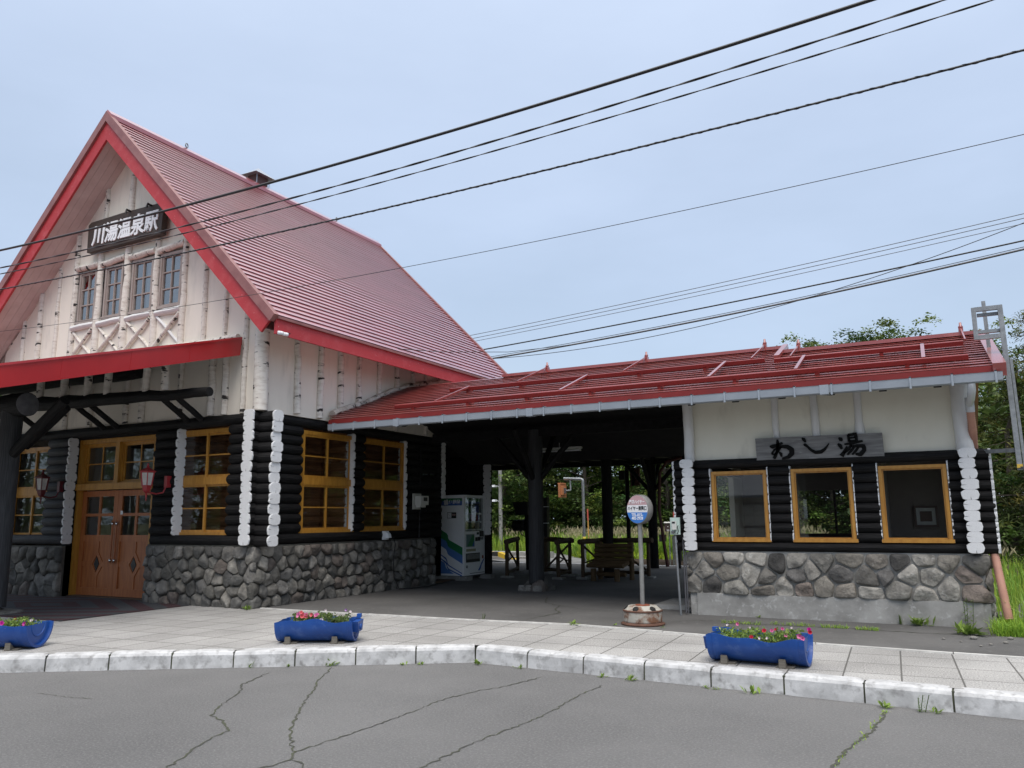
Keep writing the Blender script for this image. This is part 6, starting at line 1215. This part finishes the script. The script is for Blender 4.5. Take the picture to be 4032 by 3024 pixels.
o = grass('field_grass', 5200, lambda rs: (rs.uniform(.9, 4.6), rs.uniform(16.5, 24)), .3, .8, -.1, 9, .014, plume=.05); tag(o, 'meadow grass beyond the annex at the right edge', 'grass')
b = MB(); b.quad([(.52, 11.1, -.012), (14, 10.6, -.012), (14, 26, -.012), (.9, 26, -.012), (.52, 11.9, -.012)]); struct(b.build('verge', M('verge_soil', (.10, .13, .05), (.07, .075, .04), rough=1, scale=2), origin=(3, 14, -.012)))
def weed(x, y, z, s, label, group, kind=0, n=12, seed=0):
    rs = random.Random(seed+int(x*97)+int(y*31)); b = MB()
    if kind == 0:
        for _ in range(n):
            a = rs.uniform(0, 6.283); l = s*rs.uniform(.5, 1); el_ = rs.uniform(.25, 1.3); d = V((math.cos(a)*math.cos(el_), math.sin(a)*math.cos(el_), math.sin(el_))); p = V((x+rs.gauss(0, s*.25), y+rs.gauss(0, s*.12), z)); q = V((-d.y, d.x, 0)).normalized()*l*.16; v_ = rs.uniform(.9, 1.6); c = (1.7*v_, 1.6*v_, 1.2*v_)
            b.add([p, p+d*l*.5+q, p+d*l-V((0, 0, l*.15)), p+d*l*.5-q], [(0, 1, 2, 3)], 0, False, c)
    else:
        for st in range(3):
            p0 = V((x+rs.gauss(0, s*.1), y+rs.gauss(0, s*.05), z)); h = s*rs.uniform(.7, 1.05); b.tube([p0, p0+V((rs.gauss(0, .02), 0, h))], .003, 4, 0, col=(1, 1, .8))
            for k in range(26):
                t = k/26; a = k*2.4; d = V((math.cos(a), math.sin(a), .35)); l = s*.20*(1-.6*t); p = p0+V((0, 0, h*t)); q = V((-d.y, d.x, 0))*l*.16; v_ = rs.uniform(.8, 1.2); b.add([p, p+d*l*.5+q, p+d*l, p+d*l*.5-q], [(0, 1, 2, 3)], 0, False, (1.9*v_, 1.9*v_, 1.4*v_))
    tag(b.build('weed', leaf_m, origin=(x, y, z)), label, 'weed', group)
for k, (x, y, s, kd) in enumerate([(-8.79, 5.50, .17, 1), (-8.24, 5.78, .14, 1), (-6.94, 6.58, .11, 1), (-6.71, 6.66, .10, 0), (-6.36, 6.86, .05, 0), (-5.98, 7.10, .12, 0), (-5.29, 7.47, .07, 0), (-5.11, 7.58, .07, 0), (-4.56, 7.84, .10, 0), (-4.04, 7.82, .08, 0), (-3.08, 7.75, .08, 0), (-2.79, 7.72, .11, 0), (-2.03, 7.68, .06, 0), (-1.61, 7.62, .11, 0), (-.51, 7.53, .11, 0), (-.245, 7.52, .14, 1), (-.13, 7.52, .08, 0), (-1.93, 7.66, .05, 0), (-7.6, 6.2, .06, 1)]):
    weed(x, y, -.17, s, 'small green weed sprouting where the white kerb meets the road', 'weeds along the kerb', kd, 10, k)
for x, y, s, kd, n, l in ((-.32, 11.76, .20, 0, 26, 'broad leaved dark weed at the foot of the concrete plinth'), (-.53, 11.79, .15, 1, 12, 'feathery weed at the plinth left of the broad leaved weed'), (.30, 11.70, .36, 1, 14, 'tall feathery weed against the right end of the plinth'), (.20, 11.12, .22, 0, 40, 'spreading dark weed lying on the asphalt near the right grass tuft'), (-2.32, 11.78, .06, 0, 14, 'tiny weed at the left part of the plinth'), (-9.80, 9.60, .12, 0, 22, 'grass tuft at the foot of the stone corner'), (-4.35, 10.0, .10, 0, 18, 'grass tuft on the white edging left of the taxi sign'), (-5.75, 10.05, .09, 1, 8, 'yellowish weed on the asphalt behind the white edging'), (-3.86, 10.22, .06, 0, 8, 'small weed left of the rusty drum'), (-3.22, 10.22, .06, 0, 8, 'small weed right of the rusty drum')):
    weed(x, y, 0, s, l, 'weeds by the walls', kd, n)
for k, (x0, x1, yy) in enumerate(((-2.65, -2.15, 11.02), (-2.05, -1.5, 11.12), (-1.42, -1.1, 11.09), (-1.0, -.75, 11.05))):
    o = grass('crack_grass', 130, lambda rs: (rs.uniform(x0, x1), yy+rs.gauss(0, .02)), .02, .07, 0, 30+k, .003, lean=.9); tag(o, 'thin line of grass growing in an asphalt crack before the annex', 'grass')
o = grass('crack_moss', 90, lambda rs: (lambda t: (-.50-.2*t+rs.gauss(0, .012), 7.40-1.7*t))(rs.random()**1.6), .008, .03, -.17, 44, .003, lean=.9); tag(o, 'moss and tiny grass in the long right road crack', 'moss')
b = MB(); rs = random.Random(12); stones(b, .60, 1.25, 12.75, 13.3, .6, lambda u, v, d: (u, v-d*.3, .02+d*3.4), rs, bulge=.075, tones=[(1, 1, 1.02)]); 
tag(b.build('boulder', stone, origin=(.9, 13, 0)), 'pale grey boulder in the grass at the right edge', 'boulder')
for k, (x, y, s) in enumerate(((.25, 10.75, .04), (.55, 10.55, .025), (-.05, 10.6, .018), (.4, 10.35, .02), (.62, 10.9, .03), (.12, 10.45, .015), (.3, 10.2, .016))):
    b = MB(); b.lathe([(0, 0), (s, 0), (s*1.1, s*.4), (s*.6, s*.8), (0, s*.85)], (x, y, 0), 7, smooth=False); tag(b.build('pebble', stone), 'loose grey stone chip on the asphalt near the right grass tuft', 'stone', 'stone chips on the asphalt')
# ================================================================== across the street, mirrored in the window panes
hs = thing('street_house', 'low white house with a grey roof across the street behind the viewer', 'house', (-10.5, -24, -.17))
b = MB(); b.box(-14, -7, -27, -20, -.17, 2.6); b.prism([(-14, -20, 2.6), (-14, -27, 2.6), (-14, -23.5, 4.2)], (7, 0, 0)); b.build('wall', plaster2, hs)
b = MB()
for sg_ in (1, -1): yy = lambda d: -23.5+sg_*d; b.hexa([(-14.5, yy(4.1), 2.35), (-6.5, yy(4.1), 2.35), (-6.5, yy(0), 4.3), (-14.5, yy(0), 4.3), (-14.5, yy(4.1), 2.47), (-6.5, yy(4.1), 2.47), (-6.5, yy(0), 4.42), (-14.5, yy(0), 4.42)])
b.build('roof', gutter_grey, hs)
for x in (-13.3, -11.3, -9.3): window(hs, (x, -19.98, 0), (1, 0, 0), (0, 1, 0), 1.5, .8, 2.1, taupe, glass, 'grid', rows=2, dep=.02)
for k, (x, y, T, s) in enumerate(((9, -17, T1, 1.1), (-19, -23, T3, 1.1), (-38, -17, T1, 1.3), (-44, -24, T2, 1.4), (-51, -15, T2, 1.1), (-60, -20, T3, 1.3), (-31, -9, T3, .95), (-34.5, -10.5, T1, 1.0), (-41, -11, T2, .9), (-47.5, -9, T3, 1.0), (13, -9, T1, 1.1), (15, 0, T3, 1.0))): tree(T, x, y, -.2, s, k*1.1, 'broadleaf_tree', 'street tree standing behind the viewer across the forecourt', 'street trees behind the viewer')
sh = thing('reflection_shed', 'unseen dark brown shed added behind the viewer to darken a window reflection', 'shed', (-1, -23, -.2))  # made-up shed; its dark wall keeps bright sky out of the right pane
b = MB(); b.box(-6.0, 5.5, -25, -21, -.2, 3.6); b.build('wall', M('dark_brown_siding', (.045, .035, .03), rough=.9, scale=2), sh); b = MB(); b.hexa([(-6.4, -25.4, 3.6), (5.9, -25.4, 3.6), (5.9, -20.6, 3.6), (-6.4, -20.6, 3.6), (-6.4, -25.4, 3.8), (5.9, -25.4, 3.8), (5.9, -20.6, 4.4), (-6.4, -20.6, 4.4)]); b.build('roof', M('slate_roof', (.06, .065, .075), rough=.7), sh)
for k, (x, y, T, s_) in enumerate(((-24, 22, T2, 1.0), (-29, 27, T1, 1.1), (-34, 20, T3, 1.1), (-40, 28, T2, 1.2), (-46, 18, T1, 1.2), (-27, 14, T3, .9), (-54, 26, T3, 1.3), (7, 27, T1, .8), (9.5, 22, T2, .8), (12, 29, T3, 1.0), (15, 20, T1, .9), (18, 26, T2, 1.1), (22, 16, T3, 1.1))): tree(T, x, y, -.2, s_, k*1.7, 'broadleaf_tree', 'broadleaf tree standing outside the view beside the station grounds', 'trees beside the station grounds')
